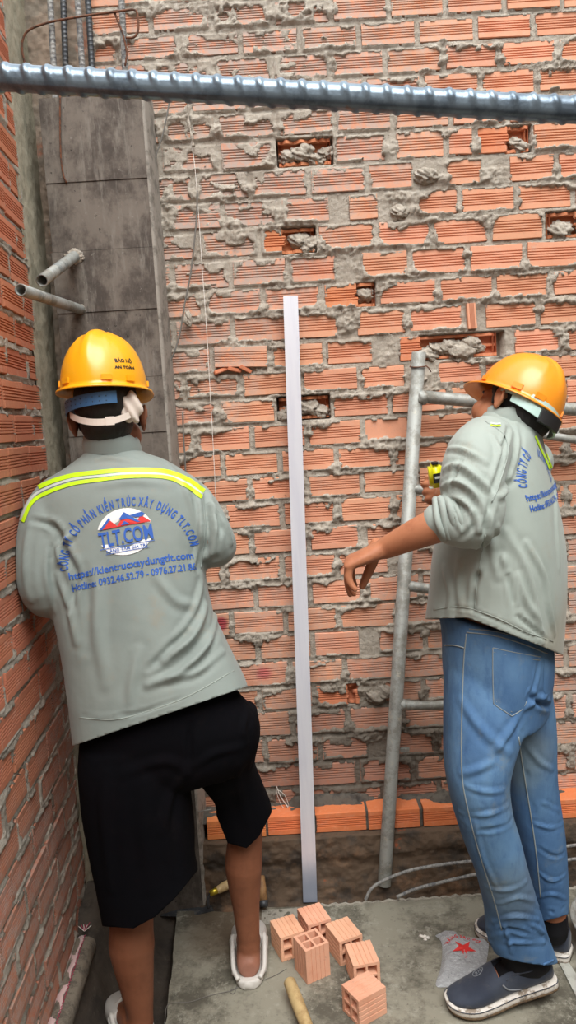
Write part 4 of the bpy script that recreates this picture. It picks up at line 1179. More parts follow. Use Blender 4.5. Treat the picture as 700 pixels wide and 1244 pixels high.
hair_obj(HM, w1, HE); eyes_obj(HM, w1)
# --- sandals ---
M_clog = gloss('white_rubber_clog', (206, 202, 196), .55, (120, 104, 88), 0)
def clog(heel, toe, z, parent, name='clog'):
    heel = Vector(heel); d = (Vector(toe)-heel).normalized(); L = (Vector(toe)-heel).length + .02; w = Vector((-d.y, d.x, 0)); h0 = heel - d*.016
    root = name
    bm = bmesh.new(); prof = ((0,.014), (.03,.028), (.12,.039), (.3,.040), (.5,.041), (.7,.050), (.86,.050), (.96,.036), (1,.016))
    top = []; 
    R = [(h0 + d*L*t + Vector((0,0,z+.013)), w*hw, Vector((0,0,.013))) for t, hw in prof]
    bm_loft(bm, sm_rings(R, 3), 20, 3.6)
    sole = bm_obj(name, bm, M_clog, parent, True)
    bm = bmesh.new()    # vamp over the front of the foot, open towards the heel
    R = [(h0 + d*L*t + Vector((0,0,z+zz)), w*hw, Vector((0,0,hh))) for t, hw, zz, hh in ((.50,.046,.040,.048), (.62,.051,.038,.044), (.78,.053,.034,.034), (.92,.042,.028,.024), (1.0,.018,.022,.012))]
    bm_loft(bm, sm_rings(R, 4), 28, 2.4)
    bm_obj('vamp', bm, M_clog, sole, True)
    for s in (-1, 1):   # side rim running back to the heel
        P = [h0 + d*L*t + w*s*hw + Vector((0,0,z+zz)) for t, hw, zz in ((.56,.046,.066), (.42,.046,.056), (.28,.045,.046), (.14,.042,.036), (.03,.030,.030))]
        tube('side_rim', catmull(P, 4), [.0065]*17, M_clog, sole, 8)
        P = [h0 + d*L*t + w*s*hw + Vector((0,0,z+zz)) for t, hw, zz in ((.58,.049,.050), (.42,.046,.040), (.28,.044,.032), (.14,.040,.026))]
        tube('side_rim', catmull(P, 4), [.0085]*13, M_clog, sole, 8)
    for k in range(4):
        t = .62 + .08*k
        tube('strap_ridge', catmull([h0 + d*L*t + w*s*.050 + Vector((0,0,z+zz-.012*k)) for s, zz in ((-1,.045), (-.6,.073), (0,.088), (.6,.073), (1,.045))], 4), [.003]*17, M_grit, sole, 6)
    return sole
M_bl = M_blue
s1 = clog(H1, T1, ZS, w1); s1['label'] = 'white clog on the slab, heel bare'
s2 = clog(H2, T2, 0.0, w1)
for k, off in enumerate((-.006, .004)):
    tube('grey_swirl', catmull([Vector((H2.x-.052-.02*k, H2.y+.10+.02*k, .062)), Vector((H2.x-.064, H2.y+.13, .068)), Vector((H2.x-.054-.01*k, H2.y+.16, .066)), Vector((H2.x-.07, H2.y+.185, .056))], 5), [.0014]*16, M_dark, s2, 6)
# --- helmet of worker 1 (worn: part of what the person wears) ---
he = helmet('safety_helmet', HE, M_helY)
tag(he, 'yellow safety helmet with a blue headband, worn by the worker at the corner', 'helmet')
arc_band('blue_headband', HM, .093, .112, 205, 66, .026, .034, .027, .003, M_blueband, he)
for k in range(9):
    a = math.radians(80 + k*9); pp = HM @ Vector((.0965*math.cos(a), -.1155*math.sin(a), .031))
    for dz in (-.005, .006):
        bm = bmesh.new(); ball(bm, pp + Vector((0, 0, dz)), (.0014,)*3, None, 6); bm_obj('band_hole', bm, M_dark, [o for o in he.children if o.name.startswith('blue_headband')][0])
arc_band('nape_strap', HM, .087, .106, 150, 18, .010, .018, .015, .003, M_white, he, bow=.034)
arc_band('strap_buckle', HM, .089, .108, 84, 72, -.019, -.019, .019, .004, M_white, he)
bm = bmesh.new(); ball(bm, HM @ Vector((.064, -.066, .012)), (.027, .016, .040), HM.to_3x3().normalized() @ Matrix.Rotation(.5, 3, 'Z'), 16)
me = fuse(bm, .004, 2); V_ = co_of(me); N_ = no_of(me); set_co(me, V_ + N_*(.004*np.sin(V_[:, 0]*260 + V_[:, 2]*120))[:, None]); mesh_obj('gathered_cloth', me, M_white, he, True)
me = [o for o in he.children if o.name.startswith('shell')][0].data; bh = tree(me)
def phel(u, v):
    p = HE @ Vector((.20*math.cos(math.radians(-38)), .20*math.sin(math.radians(-38)), .048)); d = (HE @ Vector((0, 0, .04)) - p).normalized()
    side = d.cross(Vector((0, 0, 1))).normalized(); return p + side*u + Vector((0, 0, 1))*v, d
print_flat('helmet_lettering', text_line('BẢO HỘ', -.026, .006, .009, .052, .0, .04) + text_line('AN TOÀN', -.030, -.010, .007, .060, .0, .05), phel, bh, M_dark, he, .0008)
# ================= worker in jeans, turned to the left =================
w2 = tag(empty('person', at_z(640, 1190, ZS)), 'worker in orange helmet, rolled-up jacket sleeves and blue jeans, standing by the scaffold frame', 'person')
F2 = Vector((-.87, .50, 0)).normalized(); L2 = Vector((-.50, -.87, 0)).normalized()
def PS(L, R, y, a, b, tilt=0.0):
    """body cross-section turned to the facing direction, scaled so that its silhouette meets the two picture points"""
    p, q = at_y(L[0], L[1], y), at_y(R[0], R[1], y); c = (p+q)/2; half = (q-p).length/2
    ext = math.hypot(a*L2.x, b*F2.x); k = half/ext; dz = (q.z-p.z)
    U = L2*a*k; V = F2*b*k; sl = dz/max(1e-6, (q.x-p.x))
    U = U + Vector((0, 0, U.x*sl)); V = V + Vector((0, 0, V.x*sl))
    return (c, U, V)
bm = bmesh.new()
bm_loft(bm, sm_rings([PS((592,500),(650,516),1.87,.07,.065), PS((584,512),(656,528),1.865,.085,.075), PS((566,528),(664,545),1.86,.15,.095), PS((552,560),(673,580),1.855,.18,.115), PS((540,610),(682,625),1.85,.185,.13), PS((528,665),(688,676),1.85,.18,.135),
   PS((523,712),(688,722),1.85,.18,.14), PS((520,745),(684,768),1.85,.18,.142), PS((518,775),(680,800),1.85,.18,.145), PS((518,800),(679,835),1.85,.18,.145)], 4), 40, 2.35)
limb(bm, [A3(592,540,1.78), A3(580,556,1.70), A3(574,590,1.655), A3(578,624,1.63), A3(566,634,1.63), A3(545,634,1.635), A3(534,634,1.64)], [.07,.070,.070,.062,.060,.050,.043], 5, 20)
limb(bm, [A3(645,560,2.0), A3(610,590,2.08), A3(570,610,2.12), A3(552,600,2.12)], [.06,.055,.05,.045], 4, 16)
me = fuse(bm, .006, 4)
b0 = tree(me)
F1 = [([(618,520),(612,545),(604,575),(596,600)], -.008, .007), ([(626,515),(628,545),(618,580),(612,600),(600,605)], .006, .008), ([(600,530),(606,560),(598,590)], .006, .007),
 ([(545,545),(566,548),(590,562)], .007, .007), ([(540,570),(560,566),(585,585),(598,600)], .008, .008), ([(537,592),(556,585),(576,598),(590,620)], .008, .007), ([(545,604),(560,606),(575,622),(582,645)], .007, .006),
 ([(538,600),(548,618),(556,640)], .006, .005), ([(528,607),(545,606),(553,622),(560,645)], .006, .005), ([(560,560),(552,575),(548,590)], -.005, .006), ([(560,655),(575,640),(580,625)], -.005, .006),
 ([(598,605),(590,640),(580,700),(575,740)], -.009, .007), ([(605,640),(612,680),(626,735)], .006, .008), ([(615,645),(640,690),(652,740),(660,780)], .005, .009), ([(600,610),(598,660),(606,700)], .006, .010),
 ([(640,660),(662,700),(668,740),(675,770)], .006, .008), ([(618,700),(626,740)], -.010, .006), ([(624,745),(645,762),(664,778)], -.005, .006), ([(540,690),(548,720),(545,745)], .004, .010), ([(560,670),(556,710),(562,745)], .004, .010),
 ([(526,742),(560,738),(600,752),(640,770),(672,780)], -.003, .004), ([(668,560),(676,620),(680,690)], .003, .012), ([(630,700),(640,730),(655,755)], .005, .008)]
folds(me, b0, [(a, h*1.45, w*.92) for a, h, w in F1], .0022)
hp = [at_y(520, 752, 1.75), at_y(600, 757, 1.67), at_y(677, 792, 1.83)]
# curved lower edge: two cutting planes, front part level and back part dipping
h1 = [at_y(518, 752, 1.85), at_y(580, 750, 1.65), at_y(580, 752, 2.05)]
n1_ = (h1[1]-h1[0]).cross(h1[2]-h1[0]).normalized(); n1_ = n1_ if n1_.z < 0 else -n1_
h2 = [at_y(570, 751, 1.70), at_y(677, 793, 1.83), at_y(640, 779, 2.02)]
n2_ = (h2[1]-h2[0]).cross(h2[2]-h2[0]).normalized(); n2_ = n2_ if n2_.z < 0 else -n2_
bmm = bmesh.new(); bmm.from_mesh(me)
for pp, nn in ((h1[0], n1_), (h2[0], n2_)): bmesh.ops.bisect_plane(bmm, geom=bmm.verts[:]+bmm.edges[:]+bmm.faces[:], plane_co=pp, plane_no=nn)
kill = [q for q in bmm.verts if (q.co-h1[0]).dot(n1_) > 1e-5 and (q.co-h2[0]).dot(n2_) > 1e-5]
bmesh.ops.delete(bmm, geom=kill, context='VERTS')
bmm.to_mesh(me); bmm.free()
jk2 = mesh_obj('jacket', me, M_jlight, w2, True); sd = jk2.modifiers.new('t', 'SOLIDIFY'); sd.thickness = .004; sd.offset = -1
b1 = tree(me)
seam('hem_stitching', [(527,741),(560,737),(600,749),(640,768),(672,779)], .0012, b1, M_jlight, jk2)
seam('armhole_seam', [(590,512),(612,528),(617,550),(606,590),(598,610)], .0016, b1, M_jlight, jk2)
seam('side_seam', [(590,650),(582,690),(577,740)], .0014, b1, M_jlight, jk2)
# rolled cuff of the near sleeve
cuffc = A3(535, 633, 1.64); cd = (A3(500, 648, 1.655) - A3(560, 630, 1.635)).normalized()
bm = bmesh.new()
for k, (o, r, th) in enumerate(((0.0, .045, .0075), (.012, .046, .008), (.026, .047, .0085), (.038, .048, .007))):
    c = cuffc - cd*o; e1 = cd.orthogonal().normalized(); e2 = cd.cross(e1)
    P = [c + (e1*math.cos(a) + e2*math.sin(a))*(r + .003*math.sin(3*a + k*2)) + cd*.004*math.sin(2*a + k) for a in [2*math.pi*i/28 for i in range(29)]]
    bm_tube(bm, P, th, 8, False)
bm_obj('rolled_cuff', bm, M_jlight, jk2, True)
# stand-up collar
HM2c = at_y(624, 506, 1.868)
v = []; f = []; n = 30; cup = Vector((.18, .02, 1)).normalized(); cx_ = cup.cross(Vector((0, 1, 0))).normalized(); cy_ = cup.cross(cx_)
for i in range(n+1):
    a = 2*math.pi*i/n
    for (r, z) in ((.072, -.030), (.071, -.006), (.067, .012), (.061, .017), (.057, .006), (.058, -.026)):
        v.append(HM2c + cx_*math.cos(a)*r + cy_*math.sin(a)*r + cup*(z + .003*math.sin(i*1.3)*(z > .01)))
for i in range(n):
    for k in range(5): f.append((6*i+k, 6*i+k+1, 6*i+k+7, 6*i+k+6))
py_obj('collar', v, f, M_jlight, jk2, True)
ribbon_on('lime_stripe', [(650,530),(658,548),(666,566),(674,588)], 2.2, b1, M_lime, jk2)
ribbon_on('lime_stripe', [(654,529),(663,550),(670,568),(676,584)], 1.8, b1, M_lime, jk2)
ribbon_on('silver_stripe', [(651,530),(660,550),(668,568),(675,587)], 2.4, b1, M_silver, jk2, .0012)
ribbon_on('lime_stripe', [(596,517),(602,518),(608,517.5)], 1.6, b1, M_lime, jk2, wv=1); ribbon_on('silver_stripe', [(596,514.5),(602,515.5),(608,515)], 2.0, b1, M_silver, jk2)
# back print: centred on the spine, so it runs out of sight round the back
Cb = hit(b1, 660, 594)[0]; Nb = Vector((.80, -.60, 0)).normalized()
Ub = Vector((.60, .80, 0)).normalized(); Vb = (Vector((-.10, 0, 1)) - Nb*(-.08)).normalized(); Ub = Vb.cross(-Nb).normalized(); Ub = Ub if Ub.x > 0 else -Ub
jacket_print(jk2, b1, Cb + Ub*.056 + Vb*.048, Ub, Vb, -Nb, .92, False)
# --- jeans ---
bm = bmesh.new()
bm_loft(bm, sm_rings([PS((533,735),(666,765),1.85,.165,.12), PS((538,765),(672,790),1.85,.17,.125), PS((539,800),(673,820),1.85,.175,.13), PS((540,835),(671,845),1.85,.175,.128), PS((541,870),(668,868),1.85,.16,.115)], 4), 32, 2.3)
def PL(L, R, y, b):
    p, q = at_y(L[0], L[1], y), at_y(R[0], R[1], y); return ((p+q)/2, (q-p)/2, Vector((0, b, 0)))
bm_loft(bm, sm_rings([PL((548,770),(632,775),1.815,.070), PL((542,800),(638,806),1.798,.090), PL((541,835),(637,840),1.785,.100), PL((540,880),(632,886),1.77,.103), PL((541,935),(617,938),1.755,.098), PL((550,980),(621,980),1.755,.088), PL((563,1020),(631,1018),1.765,.080), PL((578,1060),(640,1052),1.78,.074),
   PL((589,1105),(653,1095),1.82,.072), PL((592,1138),(664,1130),1.84,.073), PL((604,1163),(674,1158),1.85,.075), PL((610,1185),(680,1175),1.855,.07)], 4), 28, 2.3)
bm_loft(bm, sm_rings([PL((606,800),(664,808),1.905,.075), PL((600,838),(669,848),1.92,.092), PL((600,872),(672,878),1.94,.10), PL((606,920),(674,920),1.945,.092), PL((612,965),(677,960),1.95,.084), PL((625,1015),(684,1010),1.955,.077), PL((636,1055),(688,1050),1.965,.07),
   PL((645,1095),(689,1088),1.98,.068), PL((650,1120),(687,1112),1.985,.068), PL((655,1140),(688,1128),1.985,.065)], 4), 26, 2.3)
me = fuse(bm, .006, 9); b0 = tree(me)
F1 = [([(612,960),(590,962),(566,955)], .004, .006), ([(556,985),(590,990),(618,978)], .004, .006), ([(560,1000),(595,1008),(622,996)], -.0035, .006), ([(598,1120),(625,1112),(655,1118)], .006, .006), ([(592,1132),(620,1128),(660,1138)], -.006, .006),
 ([(594,1142),(625,1144),(662,1144)], .006, .006), ([(612,1122),(618,1140),(622,1158)], .005, .005), ([(604,1098),(630,1090),(650,1095)], .004, .006), ([(640,1120),(655,1128),(666,1140)], .005, .005), ([(588,1075),(612,1082),(640,1070)], .003, .007),
 ([(560,850),(580,880),(605,905),(620,915)], .004, .010), ([(600,925),(580,935),(560,940)], .004, .008), ([(632,868),(615,895),(600,915)], .005, .008), ([(643,845),(658,855),(668,858)], -.010, .007), ([(636,862),(650,852),(666,842)], .006, .007),
 ([(660,975),(680,985)], .004, .005), ([(648,1000),(668,1006),(684,1000)], .004, .005), ([(655,1030),(672,1040),(686,1036)], -.004, .005), ([(655,1060),(670,1070),(688,1062)], .004, .005), ([(652,1090),(670,1086),(688,1092)], .004, .005), ([(650,1104),(670,1108),(686,1102)], -.004, .005),
 ([(640,905),(655,925),(672,935)], .004, .007), ([(634,888),(640,940),(650,990)], -.003, .005), ([(578,1000),(586,1040),(604,1080)], .003, .006), ([(655,800),(650,830),(640,850)], -.004, .006)]
folds(me, b0, [(a, h*1.3, w) for a, h, w in F1], .0022)
cutpts = []
bmm = bmesh.new(); bmm.from_mesh(me)
q1 = [at_y(600, 1163, 1.78), at_y(674, 1174, 1.78), at_y(674, 1156, 1.94)]; m1 = (q1[1]-q1[0]).cross(q1[2]-q1[0]).normalized(); m1 = m1 if m1.z < 0 else -m1
q2 = [at_y(652, 1122, 1.92), at_y(687, 1112, 1.92), at_y(687, 1108, 2.05)]; m2 = (q2[1]-q2[0]).cross(q2[2]-q2[0]).normalized(); m2 = m2 if m2.z < 0 else -m2
zc_ = at_y(600, 1060, 1.8).z
cut_legs(bmm, zc_, lambda c: ((q1[0], m1),) if c.y < 1.89 else ((q2[0], m2),))
bmm.to_mesh(me); bmm.free()
jn = mesh_obj('jeans', me, M_denim, w2, True); sd = jn.modifiers.new('t', 'SOLIDIFY'); sd.thickness = .004; sd.offset = -1
b3 = tree(me)
seam('side_seam', [(567,770),(564,800),(562,850),(561,900),(562,945),(568,980),(578,1020),(590,1060),(601,1095),(610,1130)], .0016, b3, M_seam, jn)
seam('inner_seam', [(630,895),(636,935),(645,990),(652,1040),(657,1090)], .0018, b3, M_seam, jn)
seam('yoke_seam', [(567,768),(600,772),(635,782),(665,794)], .0014, b3, M_seam, jn); seam('waistband_seam', [(570,764),(600,767),(635,776),(666,788)], .0012, b3, M_seam, jn)
M_pocket = M_denim
def patch_on(name, px_poly, bvh, mat, parent, off=.003, n=6):
    """quad patch of picture points laid on the cloth with a folded rim"""
    A, B_, C_, D_ = [Vector((p[0], p[1], 0)) for p in px_poly]; v = []; f = []
    for i in range(n+1):
        for k in range(n+1):
            p = A.lerp(B_, k/n).lerp(D_.lerp(C_, k/n), i/n)
            if i == n: p.y += 8*(1 - abs(2*k/n - 1))*1.0 
            h = hit(bvh, p.x, p.y); e = off if 0 < i < n and 0 < k < n else off*.3
            if h[0] is None: h = (bvh.find_nearest(at_y(p.x, p.y, 1.75))[0], Vector((0, -1, 0)))
            v.append(h[0] + h[1]*e)
    for i in range(n):
        for k in range(n): f.append((i*(n+1)+k, i*(n+1)+k+1, (i+1)*(n+1)+k+1, (i+1)*(n+1)+k))
    return py_obj(name, v, f, mat, parent, True)
pk = patch_on('back_pocket', [(599,787),(657,797),(637,862),(600,855)], b3, M_denim, jn)
for i, line in enumerate(([(599,787),(628,793),(657,798)], [(600,792),(628,798),(656,802)], [(599,787),(599,820),(600,855)], [(600,855),(610,862),(622,870)], [(622,870),(634,862),(640,852)], [(603,852),(622,865)])):
    seam('pocket_stitching', line, .0013, b3, M_seam, jn)
patch_on('back_pocket', [(661,800),(669,803),(668,835),(660,840)], b3, M_denim, jn, .0025, 3)
seam('hem_fold', [(600,1160),(615,1169),(634,1175),(655,1173),(673,1166)], .0028, b3, M_denim, jn)
seam('pocket_edge', [(541,784),(552,784),(564,787)], .0016, b3, M_seam, jn)
# --- body ---
UpH = Vector((.46, .16, .87)).normalized(); FH = Vector((-.62, .78, 0)); FH = (FH - UpH*FH.dot(UpH)).normalized(); RH = FH.cross(UpH).normalized()
HM2 = Matrix.Translation(at_y(630, 497, 1.88)) @ Matrix((( RH.x, FH.x, UpH.x, 0), (RH.y, FH.y, UpH.y, 0), (RH.z, FH.z, UpH.z, 0), (0, 0, 0, 1))) @ Matrix.Scale(1.0, 4)
HE2 = HM2.copy(); HE2.translation = HM2 @ Vector((0, .010, .020)); HE2 = HE2 @ Matrix.Rotation(math.radians(8), 4, 'X') @ Matrix.Diagonal((.87, .84, .84, 1))
bm = bmesh.new(); add_head(bm, HM2); add_neck(bm, HM2, at_y(620, 545, 1.87)); add_ears(bm, HM2)
bm_loft(bm, sm_rings([PS((590,530),(650,540),1.87,.08,.07), PS((575,570),(660,585),1.86,.13,.08), PS((555,640),(665,650),1.855,.14,.095), PS((545,710),(666,725),1.855,.14,.10), PS((552,790),(658,800),1.855,.13,.095), PS((556,840),(655,850),1.855,.12,.085)], 3), 20, 2.2)
limb(bm, [A3(596,545,1.76), A3(578,575,1.68), A3(580,622,1.635)], [.045,.042,.040], 3, 14)
limb(bm, [A3(582,624,1.632), A3(540,635,1.64), A3(505,649,1.66), A3(466,667,1.70)], [.041,.041,.034,.0245], 4, 18, ((0, 0, 1), 1.0))
wr = A3(467,666,1.70)
add_hand(bm, wr, A3(428,682,1.715)-wr, (.2,-.3,1), (0,1,0), ((1.05,.25,.15),(1.0,.22,.15),(.95,.45,.3),(.9,.6,.4)), .16, size=1.05, lens=(.070,.078,.072,.058), thumb_dir=(-.25,.22,-1))
limb(bm, [A3(645,560,1.99), A3(600,595,2.08), A3(556,606,2.12)], [.045,.042,.036], 3, 12)
w2r = A3(556,606,2.12)
limb(bm, [A3(600,595,2.08), w2r], [.036,.028], 2, 12)
add_hand(bm, w2r, A3(536,597,2.10)-w2r, (0,-1,.3), (0,.2,1), (1.1,1.2,1.3,1.3), .08, size=.92, thumb_dir=(-.75,-.45,.55))
limb(bm, [A3(590,850,1.78), A3(582,950,1.76), A3(602,1040,1.775), A3(632,1120,1.83), A3(650,1165,1.85)], [.08,.065,.050,.042,.036], 4, 16)
limb(bm, [A3(635,850,1.94), A3(642,950,1.95), A3(660,1040,1.965), A3(670,1100,1.985), A3(672,1130,1.99)], [.08,.060,.046,.040,.034], 4, 16)
# feet inside the shoes
hl = at_z(684, 1196, ZS+.02); SH1 = Matrix.Identity(4)
tipL = at_z(548, 1214, ZS+.004)
p_toe = Vector((tipL.x, tipL.y, ZS)); p_ball = at_z(592, 1233, ZS)
yl = 1.80
toe_c = Vector((at_y(545, 1214, 1.85).x, 1.835, ZS)); heel_c = Vector((at_y(690, 1180, 1.855).x, 1.862, ZS))
tilt = math.radians(11)
def shoe_frame(toe, heel, tilt, z):
    d = (Vector((toe.x, toe.y, 0)) - Vector((heel.x, heel.y, 0))).normalized()   # +X of the shoe: heel -> toe
    w = Vector((-d.y, d.x, 0)); ux = (d*math.cos(tilt) - Vector((0, 0, 1))*math.sin(tilt)); uz = w.cross(ux)*-1; uz = uz if uz.z > 0 else -uz
    return Matrix(((ux.x, w.x, uz.x, 0), (ux.y, w.y, uz.y, 0), (ux.z, w.z, uz.z, 0), (0, 0, 0, 1)))
LS = .288
M1s = shoe_frame(toe_c, heel_c, tilt, ZS); bp = Vector((toe_c.x, toe_c.y, ZS)) - (M1s.to_3x3() @ Vector((LS*.80, 0, 0))) + Vector(((toe_c-heel_c).normalized()*(-LS*.20)))
bp = bp + Vector((0, 0, .0)); 
org1 = Vector((toe_c.x, toe_c.y, ZS)) - (M1s.to_3x3() @ Vector((LS, 0, 0))) - Vector((0, 0, LS*.20*math.sin(tilt))) + Vector((0, 0, .004))
SM1 = Matrix.Translation(org1) @ M1s
toe2 = at_y(581, 1098, 2.03); 
h2c = Vector((at_y(690, 1150, 2.02).x, 2.00, ZS)); t2c = h2c + Vector((-.235, .155, 0))
M2s = shoe_frame(t2c, h2c, math.radians(0), ZS); SM2 = Matrix.Translation(h2c) @ M2s
M_canvas = cloth('navy_canvas', (50, 56, 70), (120, 116, 108), .85, 900, (70, 76, 88)); M_canvas2 = M_canvas
M_sock = cloth('black_sock', (22, 22, 26))
def slipon(name, SM, parent, L=.288, toe_up=.0, badge=True, bend=0.0):
    """slip-on canvas shoe: rubber sole with dirty edge, foxing stripe, canvas upper, elastic gore, collar"""
    def bz(t): return 0.0 if t < .70 else bend*((t-.70)/.30)**1.6*L
    prof = ((0,.018,0), (.025,.030,0), (.10,.036,0), (.25,.037,0), (.42,.038,0), (.60,.046,0), (.76,.050,0), (.88,.045,0), (.96,.031,0), (1.0,.012,0))
    def ring(t, hw, zc, hh): return (SM @ Vector((t*L, 0, zc + bz(t))), SM.to_3x3() @ Vector((0, hw, 0)), SM.to_3x3() @ Vector((0, 0, hh)))
    bm = bmesh.new(); bm_loft(bm, sm_rings([ring(t*1.02-.01, w+.004, .013, .012) for t, w, _ in prof], 3), 24, 4.5)
    kids = []; sole = bm_obj('sole', bm, M_grit, parent, True); kids.append(sole)
    bm = bmesh.new(); bm_loft(bm, sm_rings([ring(t*1.02-.01, w+.005, .003, .005) for t, w, _ in prof], 3), 24, 4.0)
    kids.append(bm_obj('outsole', bm, MT_mud, parent, True))
    for s in (-1, 1):
        P = [SM @ Vector(((t*1.02-.01)*L, s*(w+.0055), .021 + bz(t))) for t, w, _ in prof]
        kids.append(tube('foxing_line', catmull(P, 3), .0011, M_denim_dark, parent, 5))
    up = [(.005,.020,.050,.026), (.04,.031,.052,.032), (.14,.036,.052,.034), (.30,.038,.052,.034), (.42,.040,.056,.038), (.55,.045,.051,.035), (.70,.049,.041,.026), (.82,.046,.034,.019), (.93,.034,.029,.012), (.985,.014,.025,.006)]
    bm = bmesh.new(); bm_loft(bm, sm_rings([ring(*q) for q in up], 4), 30, 2.5)
    bmesh.ops.bisect_plane(bm, geom=bm.verts[:]+bm.edges[:]+bm.faces[:], plane_co=SM @ Vector((0,0,-1)), plane_no=SM.to_3x3() @ Vector((0,0,-1)))
    # foot opening on top
    kill = [q for q in bm.verts if (lambda l: (.055 < l.x/L < .50) and abs(l.y) < .0265 and l.z > .055)(SM.inverted() @ q.co)]
    bmesh.ops.delete(bm, geom=kill, context='VERTS')
    u = bm_obj(name, bm, M_canvas, parent, True)
    for q in kids: q.parent = u; q.matrix_parent_inverse = Matrix.Identity(4)
    sd = u.modifiers.new('t', 'SOLIDIFY'); sd.thickness = .003; sd.offset = -1
    bt = tree(u.data)
    def on(x, y, z=.2):
        o = SM @ Vector((x*L, y, z)); h = bt.ray_cast(o, SM.to_3x3() @ Vector((0, 0, -1))); return h[0] if h[0] is not None else SM @ Vector((x*L, y, .04))
    def side(x, z, s):
        o = SM @ Vector((x*L, s*.2, z)); h = bt.ray_cast(o, SM.to_3x3() @ Vector((0, -s, 0))); return (h[0] + (SM.to_3x3() @ Vector((0, s*.001, 0)))) if h[0] is not None else SM @ Vector((x*L, s*.04, z))
    for s in (-1, 1):
        tube('vamp_piping', catmull([on(.50, s*.006), on(.485, s*.024), side(.50, .066, s), side(.46, .05, s), side(.34, .034, s)], 5), .002, M_pipe, u, 6)
        tube('collar_piping', catmull([side(.46, .074, s), side(.36, .078, s), side(.22, .080, s), side(.10, .082, s), SM @ Vector((.012*L, s*.008, .080))], 5), .0025, M_canvas, u, 6)
    if badge:
        cc = [on(.66, -.012 + 0), ]
        P = [on(.655 + .050*math.cos(a), -.020 + .0125*math.sin(a)) + (SM.to_3x3() @ Vector((0, 0, .001))) for a in [2*math.pi*i/20 for i in range(21)]]
        bg_ = tube('embroidered_badge', P, .0010, M_pipe, u, 5)
        for (xa, ya, xb, yb) in ((.63, -.026, .63, -.014), (.65, -.026, .65, -.014), (.63, -.020, .65, -.020), (.665, -.026, .665, -.014), (.665, -.026, .685, -.022), (.685, -.022, .665, -.020), (.665, -.014, .683, -.017)):
            tube('embroidered_badge', [on(xa, ya) + Vector((0,0,.001)), on(xb, yb) + Vector((0,0,.001))], .0009, M_pipe, u, 5)
    return u
MT_mud = MT('muddy_sole_edge', srgb(104, 84, 62), .95); MT_mud.mix(MT_mud.ramp(MT_mud.noise(70, 5, .8), .48, .6), srgb(66, 54, 44)); MT_mud.bump(MT_mud.noise(150, 5, .8), .8, .003)
M_denim_dark = cloth('dark_blue_line', (44, 50, 64)); M_pipe = cloth('grey_piping', (128, 132, 138))
slipon('slip_on_shoe', SM1, w2, LS, bend=.07)
slipon('slip_on_shoe', SM2, w2, .27, badge=False)
def footin(bm, SM, L):
    R = [(SM @ Vector((t*L, 0, z)), SM.to_3x3() @ Vector((0, w, 0)), SM.to_3x3() @ Vector((0, 0, h))) for t, w, z, h in ((.06,.018,.045,.022), (.15,.027,.05,.03), (.35,.030,.055,.034), (.5,.033,.050,.024), (.7,.036,.040,.012), (.85,.026,.034,.007))]
    bm_loft(bm, sm_rings(R, 3), 16, 2.2)
footin(bm, SM1, LS); footin(bm, SM2, .27)
limb(bm, [A3(650,1165,1.85), SM1 @ Vector((.24*LS, 0, .075))], [.036, .034], 3, 12); limb(bm, [A3(672,1130,1.99), SM2 @ Vector((.24*.27, 0, .075))], [.034, .033], 3, 12)
me = fuse(bm, .0042, 3); tuck(me, HE2)
mesh_obj('body', me, M_skin, w2, True)
for SM, L in ((SM1, LS), (SM2, .27)):
    bm = bmesh.new()
    R = [(SM @ Vector((t*L, 0, z)), SM.to_3x3() @ Vector((w*1.25, 0, 0)), SM.to_3x3() @ Vector((0, w, 0))) for t, w, z in ((.27,.032,.045), (.26,.038,.07), (.25,.041,.10), (.245,.043,.150))]
    bm_loft(bm, sm_rings(R, 3), 20, 2.1); 
    R = [(SM @ Vector((t*L, 0, z)), SM.to_3x3() @ Vector((0, w, 0)), SM.to_3x3() @ Vector((0, 0, h))) for t, w, z, h in ((.05,.020,.047,.025), (.15,.031,.05,.034), (.35,.034,.055,.038), (.5,.035,.050,.027))]
    bm_loft(bm, sm_rings(R, 3), 16, 2.2)
    if L == LS: limb(bm, [A3(646,1150,1.85), A3(650,1165,1.85), SM @ Vector((.24*L, 0, .075))], [.044,.043,.041], 3, 16)
    else: limb(bm, [A3(671,1112,1.99), A3(672,1130,1.99), SM @ Vector((.24*L, 0, .075))], [.042,.041,.040], 3, 16)
    mesh_obj('sock', fuse(bm, .004, 3), M_sock, w2, True)
hair_obj(HM2, w2, HE2); eyes_obj(HM2, w2)
# --- helmet of worker 2 ---
he2 = helmet('safety_helmet', HE2, M_helO)
tag(he2, 'orange safety helmet tilted back on the worker in jeans', 'helmet')
arc_band('harness_band', HM2, .086, .104, 178, 40, .016, -.016, .020, .003, M_teal, he2)
v = []
arc_band('nape_strap', HM2, .085, .107, 160, 30, -.004, -.026, .022, .004, M_teal, he2, bow=.012)
arc_band('size_adjuster', HM2, .086, .109, 118, 76, -.026, -.026, .030, .010, M_dark, he2)
arc_band('strap_anchor', HM2, .086, .098, 186, 172, .024, .024, .012, .005, M_white, he2)
